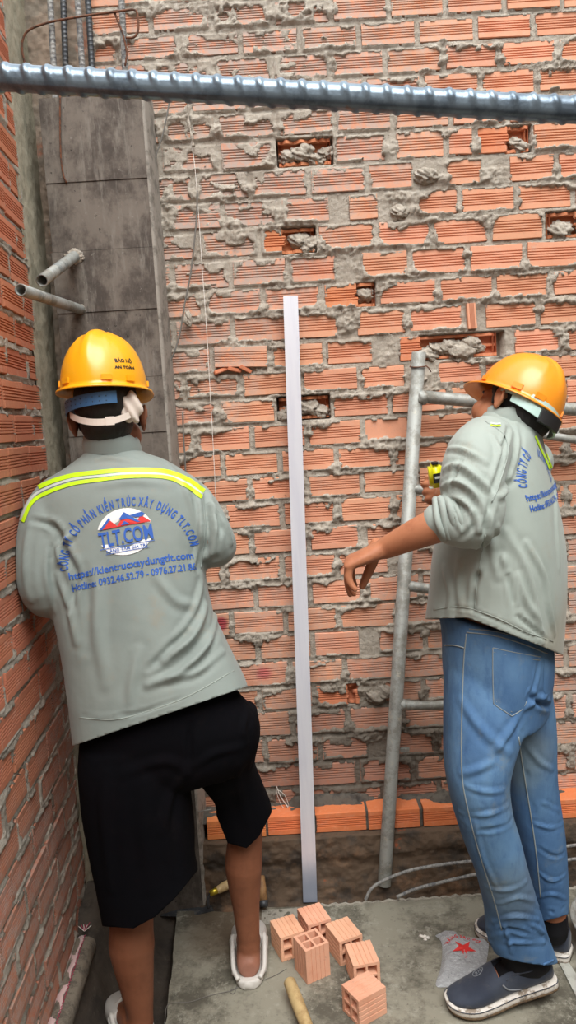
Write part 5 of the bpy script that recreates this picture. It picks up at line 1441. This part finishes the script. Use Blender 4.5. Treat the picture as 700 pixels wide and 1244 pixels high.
# --- tape measure in his far hand ---
tm_c = at_y(529, 577, 2.03)
tm = tag(empty('tape_measure', tm_c), 'yellow tape measure with black label, held up in the hand of the worker in jeans', 'tape measure')
M_tape = gloss('yellow_tape_case', (236, 232, 30), .35, None)
rt = Matrix.Rotation(math.radians(-6), 3, 'Y') @ Matrix.Rotation(math.radians(10), 3, 'X')
bm = bmesh.new(); bm_box(bm, tm_c, (.034, .040, .066), rt, .009); bm_obj('case', bm, M_tape, tm, True)
bm = bmesh.new(); bm_box(bm, tm_c + rt @ Vector((.001, -.021, -.004)), (.022, .003, .026), rt, .001); lb = bm_obj('black_label', bm, M_dark, tm)
bm = bmesh.new(); bm_box(bm, tm_c + rt @ Vector((.001, -.0228, -.002)), (.014, .001, .006), rt, 0); bm_obj('pale_mark', bm, M_silver, lb)
bm = bmesh.new(); bm_box(bm, tm_c + rt @ Vector((.0, -.006, .034)), (.018, .020, .006), rt, .002); bm_obj('lock_button', bm, M_dark, tm)
bm = bmesh.new(); bm_box(bm, tm_c + rt @ Vector((-.016, -.005, -.031)), (.010, .016, .004), rt, .001); bm_obj('tape_hook', bm, M_silver, tm)
# ================= bars, pipes, wires =================
M_steel = MT('blue_grey_mill_steel', srgb(122, 136, 148), .34, .7)
M_steel.mix(M_steel.ramp(M_steel.noise(30, 5, .7), .42, .66), srgb(92, 104, 116)); M_steel.mix(M_steel.mul(M_steel.ramp(M_steel.noise(22, 5, .7), .62, .72), .6), srgb(140, 96, 66)); M_steel.bump(M_steel.noise(200, 4, .7), .2, .001)
M_steelc = MT('cement_dusted_steel', srgb(150, 148, 144), .7, .25); M_steelc.mix(M_steelc.ramp(M_steelc.noise(60, 5, .75), .42, .62), srgb(96, 96, 98)); M_steelc.bump(M_steelc.noise(160, 4, .8), .4, .001)
M_steeld = MT('dark_bar_steel', srgb(74, 76, 80), .5, .5); M_steeld.mix(M_steeld.ramp(M_steeld.noise(60, 5, .75), .5, .68), srgb(110, 108, 104))
M_rust = MT('rusty_wire', srgb(112, 70, 48), .8, .2); M_rust.mix(M_rust.ramp(M_rust.noise(80, 4, .7), .45, .62), srgb(74, 54, 44))
M_wire = MT('grey_wire', srgb(116, 112, 106), .75, .2)
M_string = MT('white_string', srgb(226, 220, 212), .9)
bmr = bmesh.new()
p0, p1 = at_y(0, 94, .75), at_y(700, 134, .75); d = (p1-p0).normalized()
a0 = p0 + d*((LW0 + LWS*.75 + .004 - p0.x)/d.x); a1 = p0 + d*((1.928-p0.x)/d.x)
rebar_mesh(bmr, [a0, a1], .0116, .0195, .0017, 24, 14)
o = bm_obj('steel_bar', bmr, M_steel, None, True); tag(o, 'thick ribbed blue-grey steel bar spanning the shaft in front of everything', 'steel bar')
BARS = [('pale cement-dusted bar, nearest the left wall', 66, 60, 2.378, M_steelc), ('dark bar, second from the left wall', 79, 75, 2.425, M_steeld), ('pale cement-dusted bar in the middle of the row', 102, 94, 2.378, M_steelc),
        ('dark bar just right of the middle', 113, 106, 2.425, M_steeld), ('mortar-spattered bar at the right edge of the column, standing apart', 153, 147, 2.385, M_steelc)]
for lab, xb, xt, y, mat in BARS:
    b = at_y(xb, 118, y); t = at_y(xt, 0, y); up = (t-b).normalized(); b.z = ztop - .05; e = b + up*((2.98-b.z)/up.z)
    bm = bmesh.new(); rebar_mesh(bm, [b, e], .0088, .0125, .0016, 12, 6)
    o = bm_obj('column_rebar', bm, mat, None, True); tag(o, lab + ', rising from the column top', 'steel bar', 'bars rising from the column')
W_ = lambda L, y: [at_y(a, b, y) for a, b in L]
tag(tube('stirrup', catmull(W_([(31,80),(27,62),(28,47),(36,36),(60,27),(93,21),(120,17),(150,13),(163,12),(167,18),(168,36),(163,45),(153,46)], 2.36), 5), [.0034]*61, M_rust, None, 8), 'rusty bent stirrup hooked across the upright bars', 'wire')
tag(tube('tie_wire', catmull(W_([(139,15),(145,30),(150,44),(154,64),(152,80)], 2.365), 5), [.003]*21, M_rust, None, 6), 'short rusty tie wire crossing the rightmost bar', 'wire')
tag(tube('binding_wire', catmull(W_([(73,113),(73,150),(74,190),(77,212),(81,222)], 2.331), 5), [.0028]*21, M_rust, None, 6), 'thin rusty wire hanging down the column face', 'wire')
def pipe(name, a, b, r, mat, label, cat='pipe', wall=.003, group=None):
    a, b = Vector(a), Vector(b); d = (b-a).normalized()
    bm = bmesh.new(); n = 24; u = d.orthogonal().normalized(); w = d.cross(u); R = []
    for (c, rr) in ((b, r), (a, r), (a, r-wall), (a + d*.12, r-wall)):
        R.append([bm.verts.new(c + (u*math.cos(2*math.pi*k/n) + w*math.sin(2*math.pi*k/n))*rr) for k in range(n)])
    for A_, B_ in zip(R, R[1:]):
        for k in range(n): bm.faces.new((A_[k], A_[(k+1) % n], B_[(k+1) % n], B_[k]))
    bm.faces.new(R[-1])
    o = bm_obj(name, bm, mat, None, True); 
    for e in o.data.edges: pass
    return tag(o, label, cat, group)
M_galv = MT('dusty_galvanised_pipe', srgb(158, 160, 156), .6, .35); M_galv.mix(M_galv.ramp(M_galv.noise(14, 6, .75), .42, .62), srgb(128, 126, 118)); M_galv.mix(M_galv.mul(M_galv.ramp(M_galv.noise(40, 5, .8), .56, .68), .8), srgb(178, 170, 156))
M_galv.mix(M_galv.mul(M_galv.ramp(M_galv.noise(7, 4, .7), .55, .66), .35), srgb(96, 116, 130)); M_galv.bump(M_galv.noise(90, 5, .8), .4, .0015)
pipe('pipe_stub', at_y(51, 341, 1.99), at_y(91, 311, 2.337), .0155, M_galv, 'upper grey pipe stub poking out of the column, open end down', group='pipe stubs in the column')
pipe('pipe_stub', at_y(25, 352, 1.86), at_y(98, 376, 2.337), .0145, M_galv, 'lower grey pipe stub poking out of the column towards the left wall', group='pipe stubs in the column')
lump('mortar_ring', at_y(91, 311, 2.334), .020, M_mortar, column, 71, 4, (1.2, .5, 1.0), .5); lump('mortar_ring', at_y(98, 376, 2.336), .014, M_mortar, column, 72, 3, (1.1, .5, .9), .5)
tag(tube('plumb_string', catmull(W_([(231,150),(233,175),(237,205),(242,270),(246,330),(251,400),(255,470),(259,540),(262,600),(265,650)], 2.428), 4), [.0011]*37, M_string, None, 5), 'thin white string hanging straight down the brick wall', 'string')
ROPE = [(229,122),(228,140),(231,158),(233,172),(236,185)]
tag(tube('mortar_caked_cord', catmull(W_([(222,118),(229,128),(229,148),(233,165),(235,178)], 2.424), 6), [.004+.0018*math.sin(i*1.1) for i in range(25)], M_mortar, None, 8), 'short cord caked with mortar above the white string', 'string')
tag(tube('dark_cable', catmull(W_([(240,232),(239,262),(236,296),(232,330),(228,352),(224,372),(221,392),(217,412),(211,430),(203,446)], 2.424), 5), [.0028]*46, M_wire, None, 6), 'grey cable hanging in a curve beside the column, mortar blob on it', 'cable')
lump('mortar_blob', at_y(228, 388, 2.426), .016, M_mortar, wall_back, 81, 4, (.8, .7, 1.5), .4)
tag(tube('dark_cable', catmull(W_([(222,500),(223,530),(225,560),(226,590)], 2.424), 5), [.0028]*16, M_wire, None, 6), 'short straight piece of grey cable above the right shoulder of the worker at the corner', 'cable')
tag(tube('bent_wire', catmull(W_([(207,116),(202,145),(196,170),(190,188),(187,207)], 2.425), 5), [.0026]*21, M_wire, None, 6), 'bent grey wire along the right edge of the column, high up', 'wire')
tag(tube('wire_tangle', catmull(W_([(336,955),(341,968),(348,978),(352,984),(345,974),(338,962),(344,972),(351,980),(346,966),(336,960),(342,978),(350,986)], 2.425), 4), [.0009]*45, M_string, None, 5), 'small tangle of pale wire in the mortar above the orange plinth bricks', 'wire')
tag(tube('nail', W_([(241,986),(257,983)], 2.33), .0016, M_galv, None, 6), 'thin nail sticking out by the column foot', 'nail')
# ================= aluminium straightedge =================
M_alu = MT('brushed_aluminium', srgb(226, 226, 234), .34, .3, spec=.5); M_alu.mix(M_alu.mul(M_alu.ramp(M_alu.noise(6, 4, .6, (8, 8, .5)), .4, .7), .4), srgb(206, 206, 220))
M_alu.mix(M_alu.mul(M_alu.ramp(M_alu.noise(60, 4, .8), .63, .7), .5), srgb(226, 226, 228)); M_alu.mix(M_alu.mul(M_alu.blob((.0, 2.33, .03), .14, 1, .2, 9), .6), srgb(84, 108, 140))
ab = at_y(377, 1094, 2.335); at_ = at_y(353, 360, 2.418); dz = (at_-ab).normalized(); ux = Vector((1, 0, 0)); ux = (ux - dz*ux.dot(dz)).normalized(); uy = dz.cross(ux)
ab.z = max(ab.z, .035)
v = []; f = []; hw, hd, th = .0225, .0095, .0016
for c in (ab, at_):
    for (sx, sy) in ((-1,-1), (1,-1), (1,1), (-1,1)): v.append(c + ux*hw*sx + uy*hd*sy)
    for (sx, sy) in ((-1,-1), (1,-1), (1,1), (-1,1)): v.append(c + ux*(hw-th)*sx + uy*(hd-th)*sy)
for k in range(4):
    j = (k+1) % 4; f += [(k, j, 8+j, 8+k), (4+j, 4+k, 12+k, 12+j), (j, k, 4+k, 4+j), (8+k, 8+j, 12+j, 12+k)]
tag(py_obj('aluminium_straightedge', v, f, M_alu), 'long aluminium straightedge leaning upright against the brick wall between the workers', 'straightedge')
# ================= scaffold frame =================
sc = tag(empty('scaffold_frame', at_y(467, 1073, 2.33)), 'grey galvanised scaffold frame leaning against the brick wall behind the worker in jeans', 'scaffold')
lt, lb_ = at_y(509, 428, 2.375), at_y(467, 1074, 2.335)
_p = pipe('post', lt, lb_, .0215, M_galv, None, None); _p.parent = sc; _p.matrix_parent_inverse = world_matrix(sc).inverted()
def sp(name, pts, r, mat=M_galv, n=6):
    P = catmull(pts, n) if len(pts) > 2 else [Vector(pts[0]), Vector(pts[1])]
    return tube(name, P, [r]*len(P), mat, sc, 16)
yF = 2.37
sp('ledger', [at_y(513,482,yF), at_y(705,498,yF), at_y(830,509,yF)], .0195)
far = at_y(800, 507, yF); 
sp('post', [at_y(812,440,2.375), at_y(775,1085,2.335)], .0215)
sp('brace', [at_y(652,527,yF-.01), at_y(705,535,yF-.01), at_y(815,549,yF-.01)], .0125)
arch = sp('inner_arch', [at_y(652,525,yF-.01), at_y(644,620,yF-.008), at_y(632,730,yF-.012), at_y(606,812,yF-.015), at_y(560,850,yF-.018), at_y(527,857,yF-.02), at_y(486,856,yF-.022)], .0150)
sp('rung', [at_y(497,594,2.362), at_y(560,598,2.362), at_y(648,604,2.362)], .0155); sp('rung', [at_y(491,711,2.356), at_y(530,716,2.356), at_y(636,722,2.356)], .0165)
bm = bmesh.new(); bm_box(bm, at_y(674,515,yF), (.026, .010, .075), Matrix.Rotation(.05, 3, 'Y'), .002); bm_obj('link_plate', bm, M_galv, sc)
bm = bmesh.new(); bm_box(bm, at_y(492,911,2.33), (.030, .006, .016), None, .002); bm_obj('lock_pin', bm, M_galv, sc)
P = [at_y(508,445,2.374) + Vector((math.cos(a)*.0245, math.sin(a)*.0245, .004*math.sin(a))) for a in [2*math.pi*i/20 for i in range(21)]] + [at_y(521,447,2.36), at_y(524,452,2.36)]
tube('tie_wire', P, [.002]*len(P), M_rust, sc, 6)
for p_, r_ in ((at_y(512,483,2.37), .025), (at_y(652,527,2.36), .019), (at_y(489,856,2.348), .019)): lump('weld_collar', p_, r_, M_galv, sc, 5, 3, (1, 1, 1), .12)
# ================= loose hollow bricks =================
M_loose = brick_mat('loose_hollow_brick', (232, 178, 148), .2)
def hollow_brick(L, H=.074, Wd=.074):
    """four-cell brick: fluted on four sides, cells open at both ends; X is the length"""
    prof = []      # outline in (y,z), fluted on every side
    def sidep(n=4, g=.0022):
        z0, z1 = -.27, .27; out = [(-.5, 0)]
        for k in range(n):
            c = z0 + (z1-z0)*k/(n-1); w = .024; out += [(c-w, 0), (c-w*.3, g), (c+w*.3, g), (c+w, 0)]
        return out
    for q in range(4):
        for t, g in sidep():
            a, b = t, -.5 + g/H
            y, z = [(a, b), (-b, a), (-a, -b), (b, -a)][q]; prof.append((y*Wd, z*H))
    n = len(prof); v = [(-L/2, y, z) for y, z in prof] + [(L/2, y, z) for y, z in prof]; f = []
    for k in range(n): f.append((k, (k+1) % n, n+(k+1) % n, n+k))
    t = .0085; w = .006; cells = [(sy, sz) for sy in (-1, 1) for sz in (-1, 1)]
    y0, y1 = w/2, Wd/2 - t; z0_, z1_ = w/2, H/2 - t
    bm = bmesh.new(); vv = [bm.verts.new(p) for p in v]
    for q in f: bm.faces.new([vv[i] for i in q])
    for s in (0, 1):
        x = (-L/2, L/2)[s]; outer = vv[s*n:(s+1)*n]; es = [bm.edges.get((outer[i], outer[(i+1) % n])) for i in range(n)]
        for sy, sz in cells:
            c = [bm.verts.new((x, sy*a, sz*b)) for a, b in ((y0, z0_), (y1, z0_), (y1, z1_), (y0, z1_))]
            es += [bm.edges.new((c[i], c[(i+1) % 4])) for i in range(4)]
        bmesh.ops.triangle_fill(bm, edges=es, use_beauty=True, use_dissolve=False)
    # drop the caps filled inside the cells, then line the cells
    kill = [q for q in bm.faces if abs(q.normal.x) > .9 and y0 < abs(q.calc_center_median().y) < y1 and z0_ < abs(q.calc_center_median().z) < z1_ and all(y0-1e-6 <= abs(p.co.y) <= y1+1e-6 and z0_-1e-6 <= abs(p.co.z) <= z1_+1e-6 for p in q.verts)]
    bmesh.ops.delete(bm, geom=kill, context='FACES_ONLY')
    for sy, sz in cells:
        q4 = [(sy*a, sz*b) for a, b in ((y0, z0_), (y1, z0_), (y1, z1_), (y0, z1_))]
        A_ = [bm.verts.new((-L/2, y, z)) for y, z in q4]; B_ = [bm.verts.new((L/2, y, z)) for y, z in q4]
        for i in range(4): bm.faces.new((A_[i], A_[(i+1) % 4], B_[(i+1) % 4], B_[i]))
    bmesh.ops.remove_doubles(bm, verts=bm.verts, dist=1e-6); bmesh.ops.recalc_face_normals(bm, faces=bm.faces)
    return bm
def place_brick(c1, c2, c3, L, lab, upright=False, top=None, grp='cut brick halves on the slab', ztop_=None):
    """c1->c2 the picture edge of the top face along the length, c1->c3 across it"""
    H = .074; zt = ZS + (L if upright else H) + .001
    a, b, c = at_z(*c1, zt), at_z(*c2, zt), at_z(*c3, zt)
    ang = math.atan2((b-a).y, (b-a).x); u = Vector((math.cos(ang), math.sin(ang), 0)); w = Vector((-u.y, u.x, 0)); s = 1 if (c-a).dot(w) > 0 else -1
    if upright: ctr = a + u*H/2 + w*s*H/2 - Vector((0, 0, L/2))
    else: ctr = a + u*L/2 + w*s*H/2 - Vector((0, 0, H/2))
    bm = hollow_brick(L); me = bpy.data.meshes.new('hollow_brick'); bm.to_mesh(me); bm.free(); addm(me, M_loose)
    o = bpy.data.objects.new('hollow_brick', me); link(o); o.location = ctr
    o.rotation_euler = (Matrix.Rotation(ang, 3, 'Z') @ (Matrix.Rotation(math.radians(90), 3, 'Y') if upright else Matrix.Identity(3))).to_euler()
    return tag(o, lab, 'brick', grp)
place_brick((328,1118.5), (342,1142), (361,1108), .088, 'half brick nearest the bare heel, lying behind the upright one')
place_brick((361,1104), (376,1127), (392,1093), .088, 'half brick lying furthest back in the heap, next to the straightedge')
place_brick((356,1138), (373,1158.5), (392,1126), .098, 'half brick standing on end, its four holes facing up', True)
place_brick((422,1113), (442,1137), (397,1123), .092, 'half brick behind and right of the upright one, mostly hidden by it')
place_brick((419,1147), (431,1178), (454,1141), .092, 'half brick at the right of the heap, behind the nearest one')
place_brick((415,1196), (453,1176), (440,1220), .088, 'half brick nearest the camera, four holes facing left')
bb = hollow_brick(.17); me = bpy.data.meshes.new('hollow_brick'); bb.to_mesh(me); bb.free(); addm(me, M_loose)
o = bpy.data.objects.new('hollow_brick', me); link(o); q = at_z(114, 1116, 0.095); o.location = (q.x + .037, q.y + .085, .132); o.rotation_euler = (0, 0, math.radians(84)); tag(o, 'hollow brick on the dark ground at the column foot, half hidden by the black shorts', 'brick')
# ================= tools =================
M_wood = MT('pale_tool_wood', srgb(196, 170, 122), .6); M_wood.mix(M_wood.ramp(M_wood.noise(20, 5, .7), .42, .66), srgb(166, 136, 92)); M_wood.mix(M_wood.mul(M_wood.ramp(M_wood.noise(60, 5, .8), .58, .7), .6), srgb(206, 196, 172))
M_woodd = MT('worn_brown_handle', srgb(150, 112, 72), .65); M_woodd.mix(M_woodd.ramp(M_woodd.noise(30, 5, .7), .45, .65), srgb(108, 76, 48))
M_brass = MT('brass_ferrule', srgb(214, 190, 70), .35, .8)
hd_ = empty('hammer', at_z(352, 1194, ZS)); tag(hd_, 'wooden tool handle pointing up from the bottom edge, in front of the cut bricks', 'hammer')
A_ = at_z(352, 1203, ZS+.018); B_ = at_z(384, 1275, ZS+.018); A_.z = ZS+.045
P = [A_.lerp(B_, t) + (B_-A_).normalized()*0 for t in (0, .02, .3, .6, 1.0)]; P.append(B_ + (B_-A_).normalized()*.12)
tube('handle', P, [.0135, .0165, .0175, .0165, .0150, .0140], M_wood, hd_, 18)
bm = bmesh.new(); bm_box(bm, P[-1] + Vector((0, 0, .0)), (.095, .030, .030), Matrix.Rotation(.25, 3, 'Z'), .005); bm_obj('steel_head', bm, M_steeld, hd_)
tr = empty('trowel', at_z(256, 1103, .04)); tag(tr, 'brick trowel with a pale handle and brass ferrule lying behind the bare heel', 'trowel')
y1t = 2.30
hA, hB = at_y(263, 1082, 2.30), at_y(292, 1067, 2.36)
tube('handle', catmull([hA, hA.lerp(hB, .4), hB], 5), [.010,.012,.013,.014,.0145,.0145,.014,.0135,.013,.0125,.011], M_wood, tr, 14)
tube('ferrule', [at_y(255, 1086, 2.295), hA + (hB-hA)*.05], [.0095, .0105], M_brass, tr, 14)
tube('tang', catmull([at_y(256, 1085, 2.295), at_y(253, 1092, 2.29), at_y(253, 1103, 2.285)], 4), [.0045]*9, M_steeld, tr, 8)
q0 = at_z(253, 1104, ZS+.003); bm = bmesh.new()
V = [bm.verts.new(q0 + Vector(p)) for p in ((.02, -.01, 0), (.0, .035, 0), (-.06, .04, -.004), (-.16, -.005, -.010), (-.06, -.03, -.004))]; bm.faces.new(V); r_ = bmesh.ops.extrude_face_region(bm, geom=bm.faces[:]); bmesh.ops.translate(bm, vec=(0, 0, -.002), verts=[g for g in r_['geom'] if isinstance(g, bmesh.types.BMVert)])
bm_obj('blade', bm, M_steeld, tr)
ch = empty('chisel', at_z(320, 1100, ZS)); tag(ch, 'short tool with a brown wooden handle and dark end, standing just behind the bare heel', 'chisel')
cA, cB = at_y(317, 1064, 2.345), at_y(320, 1094, 2.30)
tube('handle', [cA, cA.lerp(cB, .5), cB], [.012, .014, .0145], M_woodd, ch, 14); tube('steel_end', [cB, cB + (cB-cA).normalized()*.018], [.0150, .0140], M_steeld, ch, 12)
# ================= things on the ground =================
M_off = MT('concrete_offcut', srgb(128, 118, 104), .95); M_off.mix(M_off.ramp(M_off.noise(40, 6, .8), .45, .62), srgb(94, 86, 76)); M_off.bump(M_off.noise(110, 5, .8), .9, .005)
cs = empty('concrete_offcut', at_z(80, 1200, .14)); tag(cs, 'rough concrete strip lying along the foot of the left wall, pink-edged sacking stuck to it', 'concrete')
ca, cb_ = at_z(103, 1136, .19), at_z(62, 1262, .19); dirc = (cb_-ca).normalized(); wc = Vector((-dirc.y, dirc.x, 0)); cb_ = cb_ + dirc*.15
n = 60; v = []; f = []; m = 14
for i in range(n+1):
    c = ca.lerp(cb_, i/n); c.z = .160
    for k in range(m):
        a = 2*math.pi*k/m; r = 1 + .28*(float(fbm(i*.35, k*.9 + 5, 3, 7))-.5)
        v.append(c + wc*math.copysign(abs(math.cos(a))**.6, math.cos(a))*.028*r + Vector((0, 0, math.copysign(abs(math.sin(a))**.6, math.sin(a))*.027*r)))
for i in range(n):
    for k in range(m): f.append((i*m+k, i*m+(k+1) % m, (i+1)*m+(k+1) % m, (i+1)*m+k))
f += [tuple(range(m)), tuple(n*m+k for k in range(m-1, -1, -1))]
py_obj('rough_body', v, f, M_off, cs, True)
M_sack = cloth('pink_white_sacking', (196, 166, 164), (120, 92, 84), .9, 500, (206, 190, 184)); M_pinkth = cloth('red_thread', (176, 44, 82))
v = []; f = []
for i in range(41):
    c = ca.lerp(cb_, i/40*.93); c.z = .186
    for k in range(5): v.append(c + wc*(-.002 - .0075*k + .003*math.sin(i*.9))*1 + Vector((0, 0, .003 + .003*math.sin(i*.7+k) - .0012*k*k)))
for i in range(40):
    for k in range(4): f.append((5*i+k, 5*i+k+1, 5*i+k+6, 5*i+k+5))
s_ = py_obj('sacking', v, f, M_sack, cs, True); sd = s_.modifiers.new('t', 'SOLIDIFY'); sd.thickness = .002
tube('red_thread', [ca.lerp(cb_, i/80*.93) + wc*(.001 + .0022*(-1)**i) + Vector((0, 0, .001)) for i in range(81)], [.0010]*81, M_pinkth, s_, 5)
for k in range(7): tube('frayed_thread', [ca + Vector((0, 0, .012)), ca - dirc*(.012 + .004*(k % 3)) + wc*(.006*(k-3)) + Vector((0, 0, .020 + .004*(k % 2)))], .0010, M_pinkth if k % 2 else M_string, s_, 5)
# plastic bag: crumpled clear film with red print
M_film = MT('clear_crumpled_film', srgb(204, 206, 210), .22, coord='Position', spec=.6); M_film.b.inputs['Alpha'].default_value = .78; M_film.mix(M_film.mul(M_film.ramp(M_film.noise(60, 6, .8, (1, 2.5, 1)), .50, .60), .9), srgb(236, 240, 242)); M_film.mix(M_film.mul(M_film.ramp(M_film.noise(90, 4, .8), .60, .68), .7), srgb(120, 128, 134)); M_film.bump(M_film.noise(90, 5, .8), 1.0, .008)
BAG = [(529,1138),(541,1132),(553,1133),(557,1137),(575,1140),(588,1141),(594,1145),(592,1165),(588,1178),(570,1190),(551,1199),(530,1199),(536,1175),(537,1148)]
bw = [at_z(p[0], p[1], ZS) for p in BAG]; cc = sum(bw, Vector())/len(bw)
bagr = empty('plastic_bag', (cc.x, cc.y, ZS)); tag(bagr, 'crumpled clear plastic bag printed with a red star, flat on the slab by the shoe', 'plastic bag')
bm = bmesh.new(); rings = []
NR = 22; ND = len(bw)*6; outl = catmull(bw + [bw[0]], 6)[:-1]
for r in range(NR+1):
    t = r/NR; row = []
    for p in outl:
        q = cc.lerp(p, max(t, .001)); h = .016*(1-t**3)*(.35 + 1.3*float(fbm(q.x*30, q.y*30, 4, 3))) + .006*float(fbm(q.x*120, q.y*60, 2, 5))*(1-t*.6)
        row.append(bm.verts.new((q.x, q.y, ZS + .002 + h)))
    rings.append(row)
for a_, b_ in zip(rings, rings[1:]):
    for k in range(len(outl)): bm.faces.new((a_[k], a_[(k+1) % len(outl)], b_[(k+1) % len(outl)], b_[k]))
film = bm_obj('film', bm, M_film, bagr, False); fb = tree(film.data)
def bagplace(u, v_):
    q = at_z(564, 1160, ZS); e1 = (at_z(584, 1160, ZS) - at_z(544, 1160, ZS)).normalized(); e2 = Vector((-e1.y, e1.x, 0)); return Vector((q.x, q.y, .3)) + e1*u + e2*v_, Vector((0, 0, -1))
star = [((.036 if i % 2 == 0 else .0150)*math.sin(i*math.pi/5 + math.pi), (.036 if i % 2 == 0 else .0150)*math.cos(i*math.pi/5 + math.pi)*1.0) for i in range(10)]
print_flat('red_star', [poly2(star)], bagplace, fb, M_red, film, .0015)
print_flat('red_lettering', text_arc('HÀNG SAO ĐỎ', 0, .0, .048, .048, 150, 30, .014, .9, .03), bagplace, fb, M_red, film, .0015)
# white crumbs
for i, (px_, py__) in enumerate(((512,1137),(516,1137.5),(520,1139),(517,1141))):
    q = at_z(px_, py__, ZS+.003)
    o = lump('paper_scrap', q, .006, M_string, None, 90+i, 2, (1, 1, .5), .6); tag(o, ('leftmost white paper scrap on the slab left of the plastic bag','white paper scrap in the middle, left of the plastic bag','rightmost white paper scrap, nearest the plastic bag','white paper scrap lowest of those left of the plastic bag')[i], 'litter', 'white scraps left of the plastic bag')
# bent bars on the footing
bmq = bmesh.new(); rebar_mesh(bmq, catmull([at_y(444,1093,2.27), at_y(452,1079,2.28), at_y(470,1068,2.29), at_y(500,1057,2.30), at_y(540,1050,2.30), at_y(585,1045,2.30), at_y(640,1037,2.30), at_y(705,1026,2.30), at_y(780,1022,2.30)], 8), .0050, .0085, .0009, 10, 4)
tag(bm_obj('bent_rebar', bmq, M_steelc, None, True), 'thin bent ribbed bar lying over the earth, the upper one of two', 'steel bar')
bmq = bmesh.new(); rebar_mesh(bmq, catmull([at_y(482,1090,2.27), at_y(505,1080,2.275), at_y(540,1071,2.28), at_y(580,1062,2.28), at_y(640,1052,2.28), at_y(705,1043,2.28), at_y(780,1040,2.28)], 8), .0046, .0085, .0009, 10, 4)
tag(bm_obj('bent_rebar', bmq, M_steelc, None, True), 'thin bent ribbed bar lying over the earth, the lower one of two', 'steel bar')
sg = [at_z(a, b, ZS+.002) for a, b in ((200,1244),(203,1222),(215,1218),(232,1217),(250,1211),(270,1206),(283,1203),(288,1198),(284,1207),(279,1204),(288,1200),(310,1194),(332,1186),(348,1177))]
tag(tube('grey_string', catmull(sg, 6), [.0010]*(13*6+1), M_wire, None, 5), 'thin grey string trailing across the slab from its left edge to the bricks', 'string')
# pale board edge and mason's basin at the right edge
M_board = MT('pale_board', srgb(176, 176, 168), .7); M_board.mix(M_board.ramp(M_board.noise(30, 5, .7), .45, .65), srgb(146, 144, 136))
bm = bmesh.new(); V = [at_z(672, 1156, ZS), at_z(682, 1157, ZS), at_z(712, 1203, ZS), at_z(716, 1226, ZS), at_z(700, 1212, ZS)]
tv = [bm.verts.new(p + Vector((0, 0, .005))) for p in V]; bv = [bm.verts.new(p + Vector((0, 0, .0005))) for p in V]; bm.faces.new(tv); bm.faces.new(bv[::-1])
for i in range(5): bm.faces.new((tv[i], bv[i], bv[(i+1) % 5], tv[(i+1) % 5]))
bmesh.ops.recalc_face_normals(bm, faces=bm.faces); tag(bm_obj('board_strip', bm, M_board), 'pale flat board strip on the slab beside the heel of the nearer shoe', 'board')
bq = at_z(689, 1128, ZS+.08); bc = Vector((bq.x + .195, bq.y, ZS)); bas = empty('mixing_basin', bc); tag(bas, 'grey metal basin with a reddish inside, cut off by the right edge of the view', 'basin')
bm = bmesh.new(); n = 48; R = []
for (r, z) in ((.0, .004), (.10, .004), (.125, .012), (.155, .070), (.166, .088), (.174, .090), (.176, .086), (.170, .080), (.158, .062), (.130, .002), (.0, .0)):
    R.append([bm.verts.new(bc + Vector((max(r, .001)*math.cos(2*math.pi*k/n), max(r, .001)*math.sin(2*math.pi*k/n), z))) for k in range(n)])
for a_, b_ in zip(R, R[1:]):
    for k in range(n): bm.faces.new((a_[k], a_[(k+1) % n], b_[(k+1) % n], b_[k]))
bm_obj('shell', bm, M_galv, bas, True)
M_maroon = MT('maroon_lining', srgb(96, 48, 58), .6)
bm = bmesh.new(); R = []
for (r, z) in ((.001, .006), (.10, .006), (.124, .015), (.150, .068)):
    R.append([bm.verts.new(bc + Vector((r*math.cos(2*math.pi*k/n), r*math.sin(2*math.pi*k/n), z + .003))) for k in range(n)])
for a_, b_ in zip(R, R[1:]):
    for k in range(n): bm.faces.new((a_[k], a_[(k+1) % n], b_[(k+1) % n], b_[k]))
bm_obj('maroon_lining', bm, M_maroon, bas, True)
